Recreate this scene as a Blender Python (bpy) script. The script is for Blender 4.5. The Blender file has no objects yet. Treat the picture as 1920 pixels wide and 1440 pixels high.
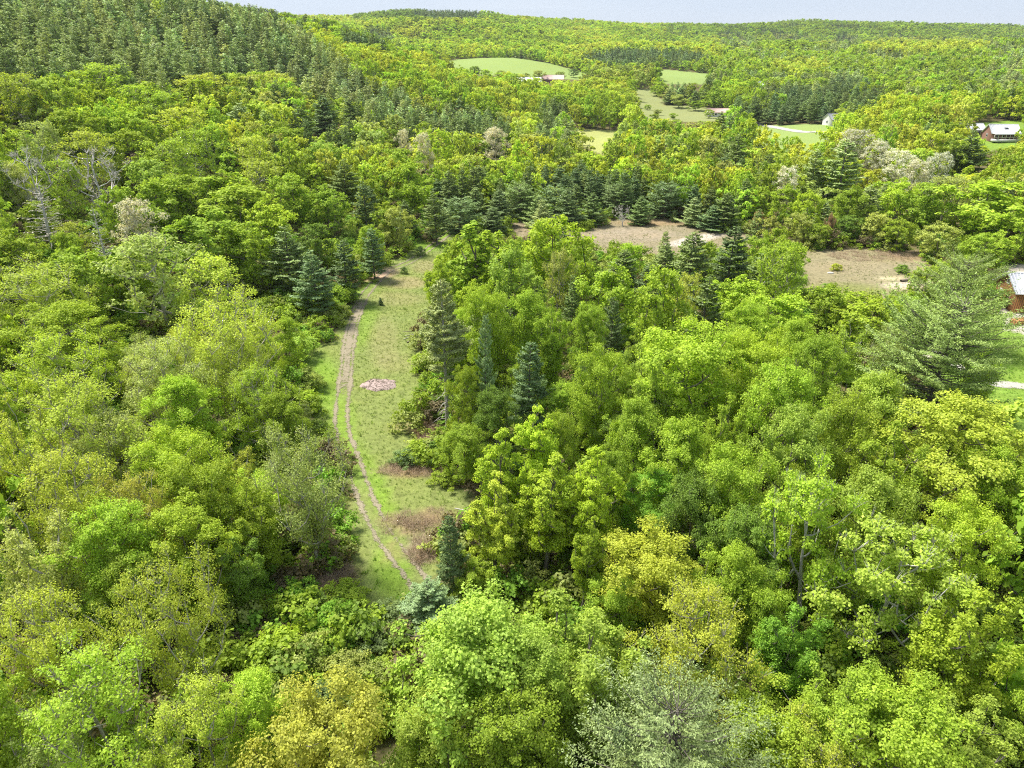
import bpy, math, random
import numpy as np
from mathutils import Vector

# ------------------------------------------------------------------ camera, sky, sun, exposure
SC = bpy.context.scene
COL = SC.collection
W0, H0, FPX = 1920.0, 1440.0, 1330.0
PITCH = math.radians(25.5)
CAM = np.array([0.0, 0.0, 45.0])
cam_d = bpy.data.cameras.new('camera')
cam = bpy.data.objects.new('camera', cam_d)
COL.objects.link(cam)
cam.location = CAM
cam.rotation_euler = (math.radians(90) - PITCH, 0, 0)
cam_d.sensor_width = 36.0
cam_d.lens = 36.0 * FPX / W0
cam_d.clip_start = 0.5
cam_d.clip_end = 20000
SC.camera = cam

SUN_EL, SUN_AZ = 60.0, -58.0        # azimuth measured from +Y towards +X
world = bpy.data.worlds.new('World')
SC.world = world
world.use_nodes = True
wn = world.node_tree
for n in list(wn.nodes): wn.nodes.remove(n)
wo = wn.nodes.new('ShaderNodeOutputWorld')
wb = wn.nodes.new('ShaderNodeBackground')
sky = wn.nodes.new('ShaderNodeTexSky')
sky.sky_type = 'NISHITA'
sky.sun_disc = False
sky.sun_elevation = math.radians(SUN_EL)
sky.sun_rotation = math.radians(SUN_AZ)
sky.altitude = 300
sky.air_density = 1.0
sky.dust_density = 0.6
sky.ozone_density = 1.2
wb.inputs['Strength'].default_value = 0.08
# a thin even veil of high cloud over the whole sky
veil = wn.nodes.new('ShaderNodeMix'); veil.data_type = 'RGBA'
veil.inputs[0].default_value = 0.86
# faint streaks in the cloud veil
wtc = wn.nodes.new('ShaderNodeTexCoord'); wmp = wn.nodes.new('ShaderNodeMapping'); wmp.inputs['Scale'].default_value = (1.5, 1.5, 14)
wnz = wn.nodes.new('ShaderNodeTexNoise'); wnz.inputs['Scale'].default_value = 2.2; wnz.inputs['Detail'].default_value = 5
wvm = wn.nodes.new('ShaderNodeMix'); wvm.data_type = 'RGBA'
wvm.inputs[6].default_value = (2.95, 3.5, 4.5, 1); wvm.inputs[7].default_value = (3.85, 4.25, 5.0, 1)
wn.links.new(wtc.outputs['Generated'], wmp.inputs[0]); wn.links.new(wmp.outputs[0], wnz.inputs['Vector']); wn.links.new(wnz.outputs[0], wvm.inputs[0])
wn.links.new(wvm.outputs[2], veil.inputs[7])
wn.links.new(sky.outputs[0], veil.inputs[6])
wn.links.new(veil.outputs[2], wb.inputs[0])
wn.links.new(wb.outputs[0], wo.inputs[0])
world.cycles.sampling_method = 'AUTOMATIC'

sun_d = bpy.data.lights.new('sun', 'SUN')
sun = bpy.data.objects.new('sun', sun_d)
COL.objects.link(sun)
sun_d.energy = 3.5
sun_d.angle = math.radians(13.0)
sun_d.color = (1.0, 0.95, 0.86)
az, el = math.radians(SUN_AZ), math.radians(SUN_EL)
sdir = Vector((math.sin(az) * math.cos(el), math.cos(az) * math.cos(el), math.sin(el)))
sun.rotation_euler = sdir.to_track_quat('Z', 'Y').to_euler()
sun.location = (-200, 100, 300)

SC.view_settings.view_transform = 'Standard'
SC.view_settings.look = 'None'
SC.view_settings.gamma = 1
SC.view_settings.use_curve_mapping = False
SC.view_settings.exposure = 1.25
SC.cycles.max_bounces = 7
SC.cycles.diffuse_bounces = 4
SC.cycles.transmission_bounces = 3
SC.cycles.transparent_max_bounces = 6
SC.cycles.use_denoising = False
SC.cycles.denoiser = 'OPENIMAGEDENOISE'
SC.cycles.denoising_input_passes = 'RGB_ALBEDO_NORMAL'
SC.cycles.denoising_prefilter = 'ACCURATE'
SC.cycles.pixel_filter_type = 'BLACKMAN_HARRIS'
SC.cycles.filter_width = 1.1

# ------------------------------------------------------------------ projection helpers
cp, sp_ = math.cos(PITCH), math.sin(PITCH)
FWD = np.array([0, cp, -sp_]); UPV = np.array([0, sp_, cp]); RGT = np.array([1.0, 0, 0])

def project(P):
    d = np.atleast_2d(P) - CAM
    z = d @ FWD
    zz = np.where(z > 0.5, z, 0.5)
    px = W0 / 2 + FPX * (d @ RGT) / zz
    py = H0 / 2 - FPX * (d @ UPV) / zz
    return px, py, z

def ray(px, py):
    return FWD * FPX + RGT * (px - W0 / 2) + UPV * (H0 / 2 - py)

# ------------------------------------------------------------------ terrain: known heights of the land, smoothly joined
CTRL = []
def cpt(x, y, z): CTRL.append((x, y, z))
def cpx(px, py, Y, canopy=0.0):
    r = ray(px, py)
    t = Y / r[1]
    CTRL.append((r[0] * t, Y, CAM[2] + r[2] * t - canopy))
for c in [(0, -150, 0), (0, 0, 0), (0, 50, 0), (0, 100, 0), (0, 150, 0), (0, 200, 0), (-30, 100, 0), (-30, 150, 0.5), (-20, 50, 0),
          (50, 50, 0), (50, 100, 0), (50, 150, 0), (50, 200, 0), (100, 60, -1), (100, 130, 0), (100, 190, 1), (80, 240, 1),
          (-45, 60, 1), (-60, 100, 3), (-55, 150, 3), (-50, 200, 4), (-100, 60, 8), (-110, 110, 13), (-110, 170, 15),
          (-120, 240, 19), (-160, 300, 31), (-200, 180, 34), (-200, 80, 30), (-60, 260, 6), (-20, 260, 1), (20, 280, 0),
          (-300, 0, 50), (-100, -100, 10), (200, -100, 0), (200, 50, 0), (160, 150, 2), (180, 250, 3),
          (-260, 330, 55), (-330, 420, 72), (-400, 250, 75), (-500, 600, 95), (-240, 560, 60), (120, 330, -1), (200, 330, 1)]:
    cpt(*c)
for c in [(0, -30, 420, 17), (200, -14, 430, 17), (370, 1, 420, 17), (470, 20, 500, 17), (600, 40, 680, 15), (700, 75, 760, 15), (560, 130, 400, 16),
          (800, 112, 800, 14), (950, 155, 600, 14), (1050, 165, 520, 14), (1180, 215, 430, 14), (1000, 240, 400, 12), (1130, 250, 390, 0),
          (830, 116, 1000, 0), (960, 106, 1040, 0), (1000, 118, 960, 0), (1100, 146, 880, 0), (1000, 138, 820, 0),
          (1300, 215, 570, 0), (1220, 190, 640, 0), (1240, 140, 820, 0), (1330, 140, 850, 0),
          (640, 42, 2000, 14), (750, 17, 2100, 14), (850, 22, 2050, 14), (930, 38, 1950, 14), (1000, 52, 1900, 14), (1200, 56, 2000, 14),
          (1000, 82, 1350, 14), (800, 70, 1500, 14), (1200, 85, 1250, 14), (1100, 110, 1050, 14),
          (1350, 50, 2400, 14), (1500, 40, 2600, 14), (1700, 42, 2500, 14), (1850, 55, 2400, 14), (1920, 60, 2300, 14), (2100, 50, 2300, 14),
          (1500, 85, 1500, 14), (1500, 110, 1000, 14), (1400, 130, 850, 14), (1700, 80, 1300, 14), (1900, 80, 1200, 14), (1800, 130, 800, 14), (1620, 160, 700, 14),
          (1430, 210, 560, 0), (1520, 250, 420, 0), (1640, 235, 400, 4), (1885, 268, 335, 0), (1800, 255, 350, 0), (1840, 215, 460, 0),
          (2000, 250, 380, 0), (1480, 290, 330, 0), (2050, 150, 650, 10)]:
    cpx(*c)
for c in [(-290, 1860, 74), (-420, 1850, 66), (-120, 1800, 62), (770, 1950, 0), (1100, 1880, -5), (1400, 1800, 0), (480, 1700, 2), (1700, 1750, 0)]: cpt(*c)
for c in [(750, 33, 1620, 14), (850, 33, 1600, 14), (930, 40, 1600, 14), (640, 47, 1560, 14), (1600, 84, 1380, 14), (1350, 80, 1400, 14)]: cpx(*c)
for c in [(-1500, 300, 150), (-1500, 2000, 150), (-900, 3200, 90), (0, 3400, 60), (1500, 3600, 70), (3200, 3000, 80), (3200, 1000, 60), (2000, 0, 20), (0, -1500, 0), (-1500, -1000, 80), (1500, -1200, 10)]:
    cpt(*c)
CT = np.array(CTRL)
CREG = 35.0
def _phi(d): return np.sqrt(d * d + CREG * CREG)
_A = _phi(np.sqrt(((CT[:, None, :2] - CT[None, :, :2]) ** 2).sum(2)))
_n = len(CT)
_M = np.zeros((_n + 3, _n + 3)); _M[:_n, :_n] = _A + np.eye(_n) * -4.0
_M[:_n, _n] = 1; _M[:_n, _n + 1:] = CT[:, :2] / 1000; _M[_n, :_n] = 1; _M[_n + 1:, :_n] = CT[:, :2].T / 1000
_rhs = np.zeros(_n + 3); _rhs[:_n] = CT[:, 2]
_W = np.linalg.solve(_M, _rhs)

def height(x, y):
    x = np.atleast_1d(np.asarray(x, float)); y = np.atleast_1d(np.asarray(y, float))
    out = np.empty(x.shape)
    f = out.ravel(); xf = x.ravel(); yf = y.ravel()
    for i in range(0, len(xf), 20000):
        a, b = xf[i:i + 20000], yf[i:i + 20000]
        d = np.sqrt((a[:, None] - CT[None, :, 0]) ** 2 + (b[:, None] - CT[None, :, 1]) ** 2)
        z = _phi(d) @ _W[:_n] + _W[_n] + a / 1000 * _W[_n + 1] + b / 1000 * _W[_n + 2]
        z = z + 0.16 * np.sin(a * 0.21 + 1.3 * np.sin(b * 0.13)) * np.cos(b * 0.17 + 0.7 * np.sin(a * 0.11)) + 0.05 * np.sin(a * 0.9 + b * 0.6) * np.sin(b * 0.8 - a * 0.3)
        w = np.clip((np.sqrt(a * a + b * b) - 400) / 600, 0, 1)
        z = z + w * (4 * np.sin(a * 0.012 + 2) * np.sin(b * 0.010) + 2.0 * np.sin(a * 0.031 + b * 0.02))
        f[i:i + 20000] = z
    return f.reshape(x.shape)

def hit(px, py, canopy=0.0, ymax=3000):
    r = ray(px, py)
    ys = np.concatenate([np.arange(8, 400, 1.0), np.arange(400, ymax, 6.0)])
    t = ys / r[1]
    X = r[0] * t; Z = CAM[2] + r[2] * t
    g = height(X, ys) + canopy
    k = np.nonzero(Z <= g)[0]
    if len(k) == 0: return None
    i = k[0]
    if i == 0: return np.array([X[0], ys[0], g[0] - canopy])
    f = (Z[i - 1] - g[i - 1]) / max((Z[i - 1] - g[i - 1]) - (Z[i] - g[i]), 1e-6)
    y = ys[i - 1] + f * (ys[i] - ys[i - 1]); x = r[0] * y / r[1]
    return np.array([x, y, height(x, y)[0]])

def inside(px, py, poly):
    c = np.zeros(np.shape(px), bool)
    n = len(poly)
    for i in range(n):
        x1, y1 = poly[i]; x2, y2 = poly[(i + 1) % n]
        if y1 == y2: continue
        cond = ((y1 > py) != (y2 > py)) & (px < (x2 - x1) * (py - y1) / (y2 - y1) + x1)
        c ^= cond
    return c

MEADOW = [(850, 412), (800, 450), (762, 472), (705, 500), (668, 540), (655, 575), (630, 625), (590, 645), (520, 640), (540, 680), (575, 700), (600, 760), (585, 800), (635, 850),
          (650, 950), (650, 1030), (600, 1070), (590, 1140), (660, 1160), (760, 1130), (815, 1105), (835, 1020), (880, 965), (890, 890), (800, 860), (760, 800), (785, 740), (790, 640), (812, 560), (840, 470), (900, 440)]
MEADOW_SEE = [(800, 450), (765, 475), (710, 500), (672, 540), (655, 575), (630, 625), (570, 650), (585, 700), (600, 780), (640, 850), (655, 950), (660, 1040), (640, 1080),
              (700, 1100), (775, 1095), (800, 1040), (830, 960), (870, 900), (800, 880), (750, 830), (775, 740), (785, 640), (808, 560), (810, 500), (840, 455)]
BROWN = [(945, 415), (1000, 408), (1090, 428), (1180, 405), (1260, 403), (1360, 432), (1450, 440), (1500, 450), (1440, 470), (1330, 475), (1250, 480), (1130, 475), (1060, 445), (960, 445)]
BROWN_SEE = [(960, 418), (1010, 412), (1100, 430), (1180, 412), (1250, 408), (1340, 432), (1330, 455), (1270, 455), (1220, 448), (1140, 462), (1110, 455), (1060, 430), (960, 440)]
TAN = [(1480, 470), (1600, 462), (1730, 470), (1760, 520), (1740, 560), (1660, 560), (1560, 560), (1480, 550)]
TAN_SEE = [(1520, 490), (1600, 470), (1710, 480), (1722, 520), (1695, 545), (1600, 540), (1530, 540)]
LAWN = [(1690, 640), (1760, 600), (1960, 560), (2000, 900), (1930, 900), (1870, 800), (1810, 760), (1740, 740)]
LAWN_SEE = [(1850, 735), (1915, 700), (1920, 830), (1890, 800)]
HOME = [(1872, 500), (1990, 480), (1990, 640), (1885, 620)]
HOME_SEE = [(1884, 515), (1925, 505), (1925, 600), (1898, 590)]
MOUND = [(1060, 262), (1090, 215), (1130, 212), (1185, 232), (1185, 262), (1130, 290)]
MOUND_SEE = [(1085, 255), (1098, 222), (1130, 217), (1178, 234), (1150, 250), (1110, 285)]
FIELD = [(800, 118), (850, 112), (960, 103), (1000, 110), (1115, 142), (1110, 152), (1010, 146), (900, 140), (820, 135)]
FIELD_SEE = [(825, 118), (960, 107), (1000, 114), (1112, 144), (1050, 148), (1000, 135), (880, 126)]
VALLEY = [(1180, 165), (1230, 168), (1245, 195), (1330, 203), (1400, 212), (1400, 224), (1320, 228), (1195, 228)]
VALLEY_SEE = [(1192, 172), (1222, 172), (1235, 198), (1310, 205), (1375, 211), (1375, 219), (1300, 222), (1200, 216)]
VIELD = [(1225, 128), (1350, 140), (1350, 158), (1235, 158)]
VIELD_SEE = [(1240, 132), (1320, 142), (1320, 154), (1250, 150)]
GREEN = [(1400, 235), (1570, 232), (1570, 300), (1500, 330), (1400, 318)]
GREEN_SEE = [(1505, 244), (1540, 246), (1532, 265), (1510, 265)]
YARD = [(1800, 232), (1920, 225), (1960, 290), (1900, 290), (1800, 268)]
YARD_SEE = [(1812, 238), (1912, 238), (1914, 266), (1862, 268), (1850, 248), (1812, 246)]
GRAVEL_PX = [[(1505, 246), (1530, 243), (1548, 250), (1545, 262)]]
# (ground polygon, Y limits, visible polygon, ground sort)
OPEN = [(MEADOW, 10, 235, MEADOW_SEE, 'meadow'), (BROWN, 140, 240, BROWN_SEE, 'brown'), (TAN, 110, 185, TAN_SEE, 'tan'),
        (LAWN, 60, 160, LAWN_SEE, 'lawn'), (HOME, 90, 160, HOME_SEE, 'gravel'), (MOUND, 300, 470, MOUND_SEE, 'mound'),
        (FIELD, 700, 1150, FIELD_SEE, 'field'), (VALLEY, 430, 760, VALLEY_SEE, 'valley'), (VIELD, 650, 1000, VIELD_SEE, 'field'),
        (GREEN, 280, 500, GREEN_SEE, 'field'), (YARD, 280, 520, YARD_SEE, 'lawn')]

# ------------------------------------------------------------------ mesh helpers
def mesh_np(name, V, Q=None, T=None, mats=(), matidx=None, smooth=False):
    m = bpy.data.meshes.new(name)
    V = np.asarray(V, np.float32)
    nq = 0 if Q is None else len(Q); nt = 0 if T is None else len(T)
    m.vertices.add(len(V)); m.vertices.foreach_set('co', V.ravel())
    loops = []
    if nq: loops.append(np.asarray(Q, np.int32).ravel())
    if nt: loops.append(np.asarray(T, np.int32).ravel())
    L = np.concatenate(loops)
    m.loops.add(len(L)); m.loops.foreach_set('vertex_index', L)
    starts = np.concatenate([np.arange(nq) * 4, nq * 4 + np.arange(nt) * 3]).astype(np.int32)
    m.polygons.add(nq + nt); m.polygons.foreach_set('loop_start', starts)
    if matidx is not None: m.polygons.foreach_set('material_index', np.asarray(matidx, np.int32))
    if smooth: m.polygons.foreach_set('use_smooth', np.ones(nq + nt, bool))
    for mt in mats: m.materials.append(mt)
    m.update(calc_edges=True)
    return m

def obj(name, mesh, parent=None, loc=(0, 0, 0), rot=(0, 0, 0), scale=(1, 1, 1)):
    o = bpy.data.objects.new(name, mesh)
    COL.objects.link(o)
    o.location = loc; o.rotation_euler = rot; o.scale = scale
    if parent is not None: o.parent = parent
    return o

def tag(o, label=None, cat=None, group=None, kind=None):
    if label: o['label'] = label
    if cat: o['category'] = cat
    if group: o['group'] = group
    if kind: o['kind'] = kind
    return o

class MB:
    def __init__(s): s.V = []; s.Q = []; s.T = []; s.n = 0
    def add(s, V, Q=None, T=None):
        V = np.asarray(V, float)
        if Q is not None and len(Q): s.Q.append(np.asarray(Q) + s.n)
        if T is not None and len(T): s.T.append(np.asarray(T) + s.n)
        s.V.append(V); s.n += len(V)
    def box(s, x0, x1, y0, y1, z0, z1):
        V = [(x0, y0, z0), (x1, y0, z0), (x1, y1, z0), (x0, y1, z0), (x0, y0, z1), (x1, y0, z1), (x1, y1, z1), (x0, y1, z1)]
        s.add(V, [(0, 3, 2, 1), (4, 5, 6, 7), (0, 1, 5, 4), (1, 2, 6, 5), (2, 3, 7, 6), (3, 0, 4, 7)])
    def beam(s, a, b, w, h):
        a = np.array(a, float); b = np.array(b, float); d = b - a; d /= np.linalg.norm(d)
        u = np.cross(d, (0, 0, 1)); 
        if np.linalg.norm(u) < 1e-3: u = np.array([1.0, 0, 0])
        u /= np.linalg.norm(u); v = np.cross(u, d)
        P = []
        for e in (a, b):
            for su, sv in ((-1, -1), (1, -1), (1, 1), (-1, 1)): P.append(e + u * su * w / 2 + v * sv * h / 2)
        s.add(P, [(3, 2, 1, 0), (4, 5, 6, 7), (0, 1, 5, 4), (1, 2, 6, 5), (2, 3, 7, 6), (3, 0, 4, 7)])
    def tube(s, pts, rad, sides=6, cap=False):
        P = np.asarray(pts, float); R = np.asarray(rad, float); n = len(P)
        t = np.gradient(P, axis=0); t /= np.linalg.norm(t, axis=1)[:, None] + 1e-9
        ref = np.array([0.3, 0.9, 0.1]); u = np.cross(t, ref); u /= np.linalg.norm(u, axis=1)[:, None] + 1e-9
        v = np.cross(t, u)
        a = np.arange(sides) * 2 * math.pi / sides
        V = P[:, None, :] + R[:, None, None] * (np.cos(a)[None, :, None] * u[:, None, :] + np.sin(a)[None, :, None] * v[:, None, :])
        i = np.arange(n - 1)[:, None] * sides; j = np.arange(sides)[None, :]; j2 = (j + 1) % sides
        Q = np.stack([i + j, i + j2, i + sides + j2, i + sides + j], -1).reshape(-1, 4)
        s.add(V.reshape(-1, 3), Q)
    def arrays(s):
        V = np.concatenate(s.V); Q = np.concatenate(s.Q) if s.Q else None; T = np.concatenate(s.T) if s.T else None
        return V, Q, T
    def mesh(s, name, mat, smooth=False):
        V, Q, T = s.arrays()
        return mesh_np(name, V, Q, T, (mat,), smooth=smooth)
    def build(s, name, mat, parent=None, smooth=False):
        return obj(name, s.mesh(name, mat, smooth), parent)

# ------------------------------------------------------------------ materials
def newmat(name):
    m = bpy.data.materials.new(name); m.use_nodes = True
    nt = m.node_tree
    for n in list(nt.nodes): nt.nodes.remove(n)
    out = nt.nodes.new('ShaderNodeOutputMaterial')
    return m, nt, out

def N(nt, t, **kw):
    n = nt.nodes.new(t)
    for k, v in kw.items(): setattr(n, k, v)
    return n

def noise(nt, scale, detail=3, rough=0.55, coord=None):
    n = N(nt, 'ShaderNodeTexNoise'); n.inputs['Scale'].default_value = scale; n.inputs['Detail'].default_value = detail; n.inputs['Roughness'].default_value = rough
    if coord is not None: nt.links.new(coord, n.inputs['Vector'])
    return n

def mathn(nt, op, a, b=None, c=None, clamp=False):
    n = N(nt, 'ShaderNodeMath', operation=op); n.use_clamp = clamp
    for i, v in enumerate((a, b, c)):
        if v is None: continue
        if isinstance(v, (int, float)): n.inputs[i].default_value = v
        else: nt.links.new(v, n.inputs[i])
    return n.outputs[0]

def mix(nt, f, a, b, blend='MIX'):
    n = N(nt, 'ShaderNodeMix', data_type='RGBA', blend_type=blend)
    for k, v in ((0, f), (6, a), (7, b)):
        if isinstance(v, (int, float)): n.inputs[k].default_value = v
        elif isinstance(v, tuple): n.inputs[k].default_value = (v + (1,))[:4]
        else: nt.links.new(v, n.inputs[k])
    return n.outputs[2]

def leaf_material(name, transl=0.4, rough=0.55, var=0.3, tip=(1.14, 1.08, 0.75), spec=0.08):
    m, nt, out = newmat(name)
    at = N(nt, 'ShaderNodeAttribute', attribute_name='tint', attribute_type='INSTANCER')
    tc = N(nt, 'ShaderNodeTexCoord')
    geo = N(nt, 'ShaderNodeNewGeometry')
    n1 = noise(nt, 0.55, 2, coord=tc.outputs['Object'])
    # hue wanders from clump to clump, value from leaf to leaf
    k = mathn(nt, 'MULTIPLY_ADD', n1.outputs[0], 1.6, -0.3, clamp=True)
    c0 = mix(nt, 1.0, at.outputs['Color'], (0.86, 0.92, 1.0), 'MULTIPLY')
    c1 = mix(nt, k, c0, tuple(q * 1.12 for q in tip), 'MULTIPLY')
    v = mathn(nt, 'MULTIPLY_ADD', geo.outputs['Random Per Island'], 2 * var, 1 - var)
    hs = N(nt, 'ShaderNodeHueSaturation'); nt.links.new(c1, hs.inputs['Color']); nt.links.new(v, hs.inputs['Value'])
    d = N(nt, 'ShaderNodeBsdfDiffuse'); t = N(nt, 'ShaderNodeBsdfTranslucent'); g = N(nt, 'ShaderNodeBsdfGlossy')
    g.inputs['Roughness'].default_value = rough; g.inputs['Color'].default_value = (0.9, 0.95, 1, 1)
    nt.links.new(hs.outputs[0], d.inputs[0])
    ct = mix(nt, 1.0, hs.outputs[0], (1.15, 1.15, 0.7), 'MULTIPLY')
    nt.links.new(ct, t.inputs[0])
    ms = N(nt, 'ShaderNodeMixShader'); ms.inputs[0].default_value = transl
    nt.links.new(d.outputs[0], ms.inputs[1]); nt.links.new(t.outputs[0], ms.inputs[2])
    ms2 = N(nt, 'ShaderNodeMixShader'); ms2.inputs[0].default_value = spec * 0.12
    nt.links.new(ms.outputs[0], ms2.inputs[1]); nt.links.new(g.outputs[0], ms2.inputs[2])
    nt.links.new(ms2.outputs[0], out.inputs[0])
    return m

def simple_mat(name, col, rough=0.8, nscale=2.0, namt=0.3, col2=None, metallic=0.0, stretch=None, bump=0.0):
    m, nt, out = newmat(name)
    tc = N(nt, 'ShaderNodeTexCoord'); co = tc.outputs['Object']
    if stretch:
        mp = N(nt, 'ShaderNodeMapping'); mp.inputs['Scale'].default_value = stretch; nt.links.new(co, mp.inputs[0]); co = mp.outputs[0]
    n1 = noise(nt, nscale, 5, 0.6, co)
    c2 = col2 or tuple(c * (1 - namt) for c in col)
    f = mathn(nt, 'MULTIPLY_ADD', n1.outputs[0], 2.4, -0.7, clamp=True)
    c = mix(nt, f, c2, col)
    p = N(nt, 'ShaderNodeBsdfPrincipled')
    nt.links.new(c, p.inputs['Base Color']); p.inputs['Roughness'].default_value = rough; p.inputs['Metallic'].default_value = metallic
    if bump:
        b = N(nt, 'ShaderNodeBump'); b.inputs['Strength'].default_value = bump; nt.links.new(n1.outputs[0], b.inputs['Height']); nt.links.new(b.outputs[0], p.inputs['Normal'])
    nt.links.new(p.outputs[0], out.inputs[0])
    return m

M_LEAF = leaf_material('spring_leaf', 0.42, var=0.32)
M_NEEDLE = leaf_material('pine_needle', 0.22, var=0.4, tip=(1.2, 1.1, 0.85), spec=0.2)
M_BARK = simple_mat('bark', (0.24, 0.215, 0.185), 0.9, 3.0, col2=(0.09, 0.075, 0.06), stretch=(1, 1, 0.3))
M_DEAD = simple_mat('grey_dead_wood', (0.60, 0.58, 0.54), 0.9, 3.0, col2=(0.34, 0.32, 0.29))
M_PALEBARK = simple_mat('pale_bark', (0.50, 0.48, 0.43), 0.9, 3.0, col2=(0.24, 0.21, 0.18))
# ------------------------------------------------------------------ leaf cards
def cards(C, Nrm, size, aspect, rng, along=None):
    """a kite of two triangles at every centre C, facing Nrm"""
    n = len(C)
    Nrm = Nrm / (np.linalg.norm(Nrm, axis=1)[:, None] + 1e-9)
    r = rng.normal(size=(n, 3)) if along is None else along
    u = r - (r * Nrm).sum(1)[:, None] * Nrm
    u /= np.linalg.norm(u, axis=1)[:, None] + 1e-9
    v = np.cross(Nrm, u)
    s = (size if np.ndim(size) else np.full(n, size))[:, None] * rng.uniform(0.65, 1.3, (n, 1))
    V = np.stack([C - u * s * 0.5, C + v * s * aspect * 0.5, C + u * s * 0.5, C - v * s * aspect * 0.5], 1).reshape(-1, 3)
    Q = np.arange(4 * n).reshape(n, 4)
    return V, Q

def profile(shape, t):
    if shape == 'round': return np.sqrt(np.clip(1 - ((t - 0.42) / 0.6) ** 2, 0.02, 1))
    if shape == 'oval': return np.sqrt(np.clip(1 - ((t - 0.45) / 0.57) ** 2, 0.02, 1)) ** 1.1
    if shape == 'upright': return np.clip(1.25 * (1 - t) ** 0.7, 0, 1) * np.clip(0.45 + t * 2.4, 0, 1)
    if shape == 'plume': return np.clip(1.1 * (1 - t) ** 0.55, 0, 1) * np.clip(0.5 + t * 1.8, 0, 1) * (1 + 0.25 * np.sin(t * 23))
    if shape == 'vase': return np.clip(0.3 + 1.1 * t, 0, 1) * np.sqrt(np.clip(1 - ((t - 0.5) / 0.53) ** 4, 0.02, 1))
    return np.ones_like(t)

def skeleton(nodes0, rad0, targets, rng, H, bark_scale=1.0, sides=4, wiggle=0.1):
    """joins every clump centre to the nearest lower wood; radii follow what each branch carries"""
    mb = MB()
    P = [np.array(p) for p in nodes0]; par = [i - 1 for i in range(len(P))]; load = [0.0] * len(P); main = len(P)
    order = np.argsort([t[2] * 0.6 + math.hypot(t[0], t[1]) for t in targets])
    paths = []
    for k in order:
        t = np.array(targets[k])
        A = np.array(P)
        d = np.linalg.norm(A - t, axis=1)
        pen = np.where(A[:, 2] > t[2] - 0.12 * H * 0.5, 3.0, 0) + np.where(A[:, 2] < 0.18 * H, 5, 0)
        i = int(np.argmin(d + pen))
        a = P[i]; L = np.linalg.norm(t - a)
        prev = i; steps = max(2, int(L / (0.09 * H)))
        idx = [i]
        for s_ in range(1, steps + 1):
            f = s_ / steps
            q = a + (t - a) * f
            q = q + np.array([0, 0, 1.0]) * (-0.10 * L * math.sin(math.pi * f)) + rng.normal(size=3) * wiggle * (0.06 * L) * (1 if s_ < steps else 0)
            P.append(q); par.append(prev); load.append(0.0); prev = len(P) - 1; idx.append(prev)
        paths.append(idx)
        j = prev
        while j >= 0: load[j] += 1.0; j = par[j]
    load = np.array(load); tot = max(load.max(), 1)
    rr = lambda j: bark_scale * 0.20 * (load[j] / tot) ** 0.5 * rad0 / 0.2 + 0.012 * bark_scale
    tr = [max(rr(j), rad0 * 0.25 * (1 - j / main)) if j else rad0 for j in range(main)]
    mb.tube([P[j] for j in range(main)], tr, sides + 3)
    for idx in paths:
        rad = [rr(j) for j in idx]; rad[0] = min(rad[0], rad[1] * 1.25)
        mb.tube([P[j] for j in idx], rad, sides)
    return mb, [P[j] for j in range(len(P))]

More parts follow.
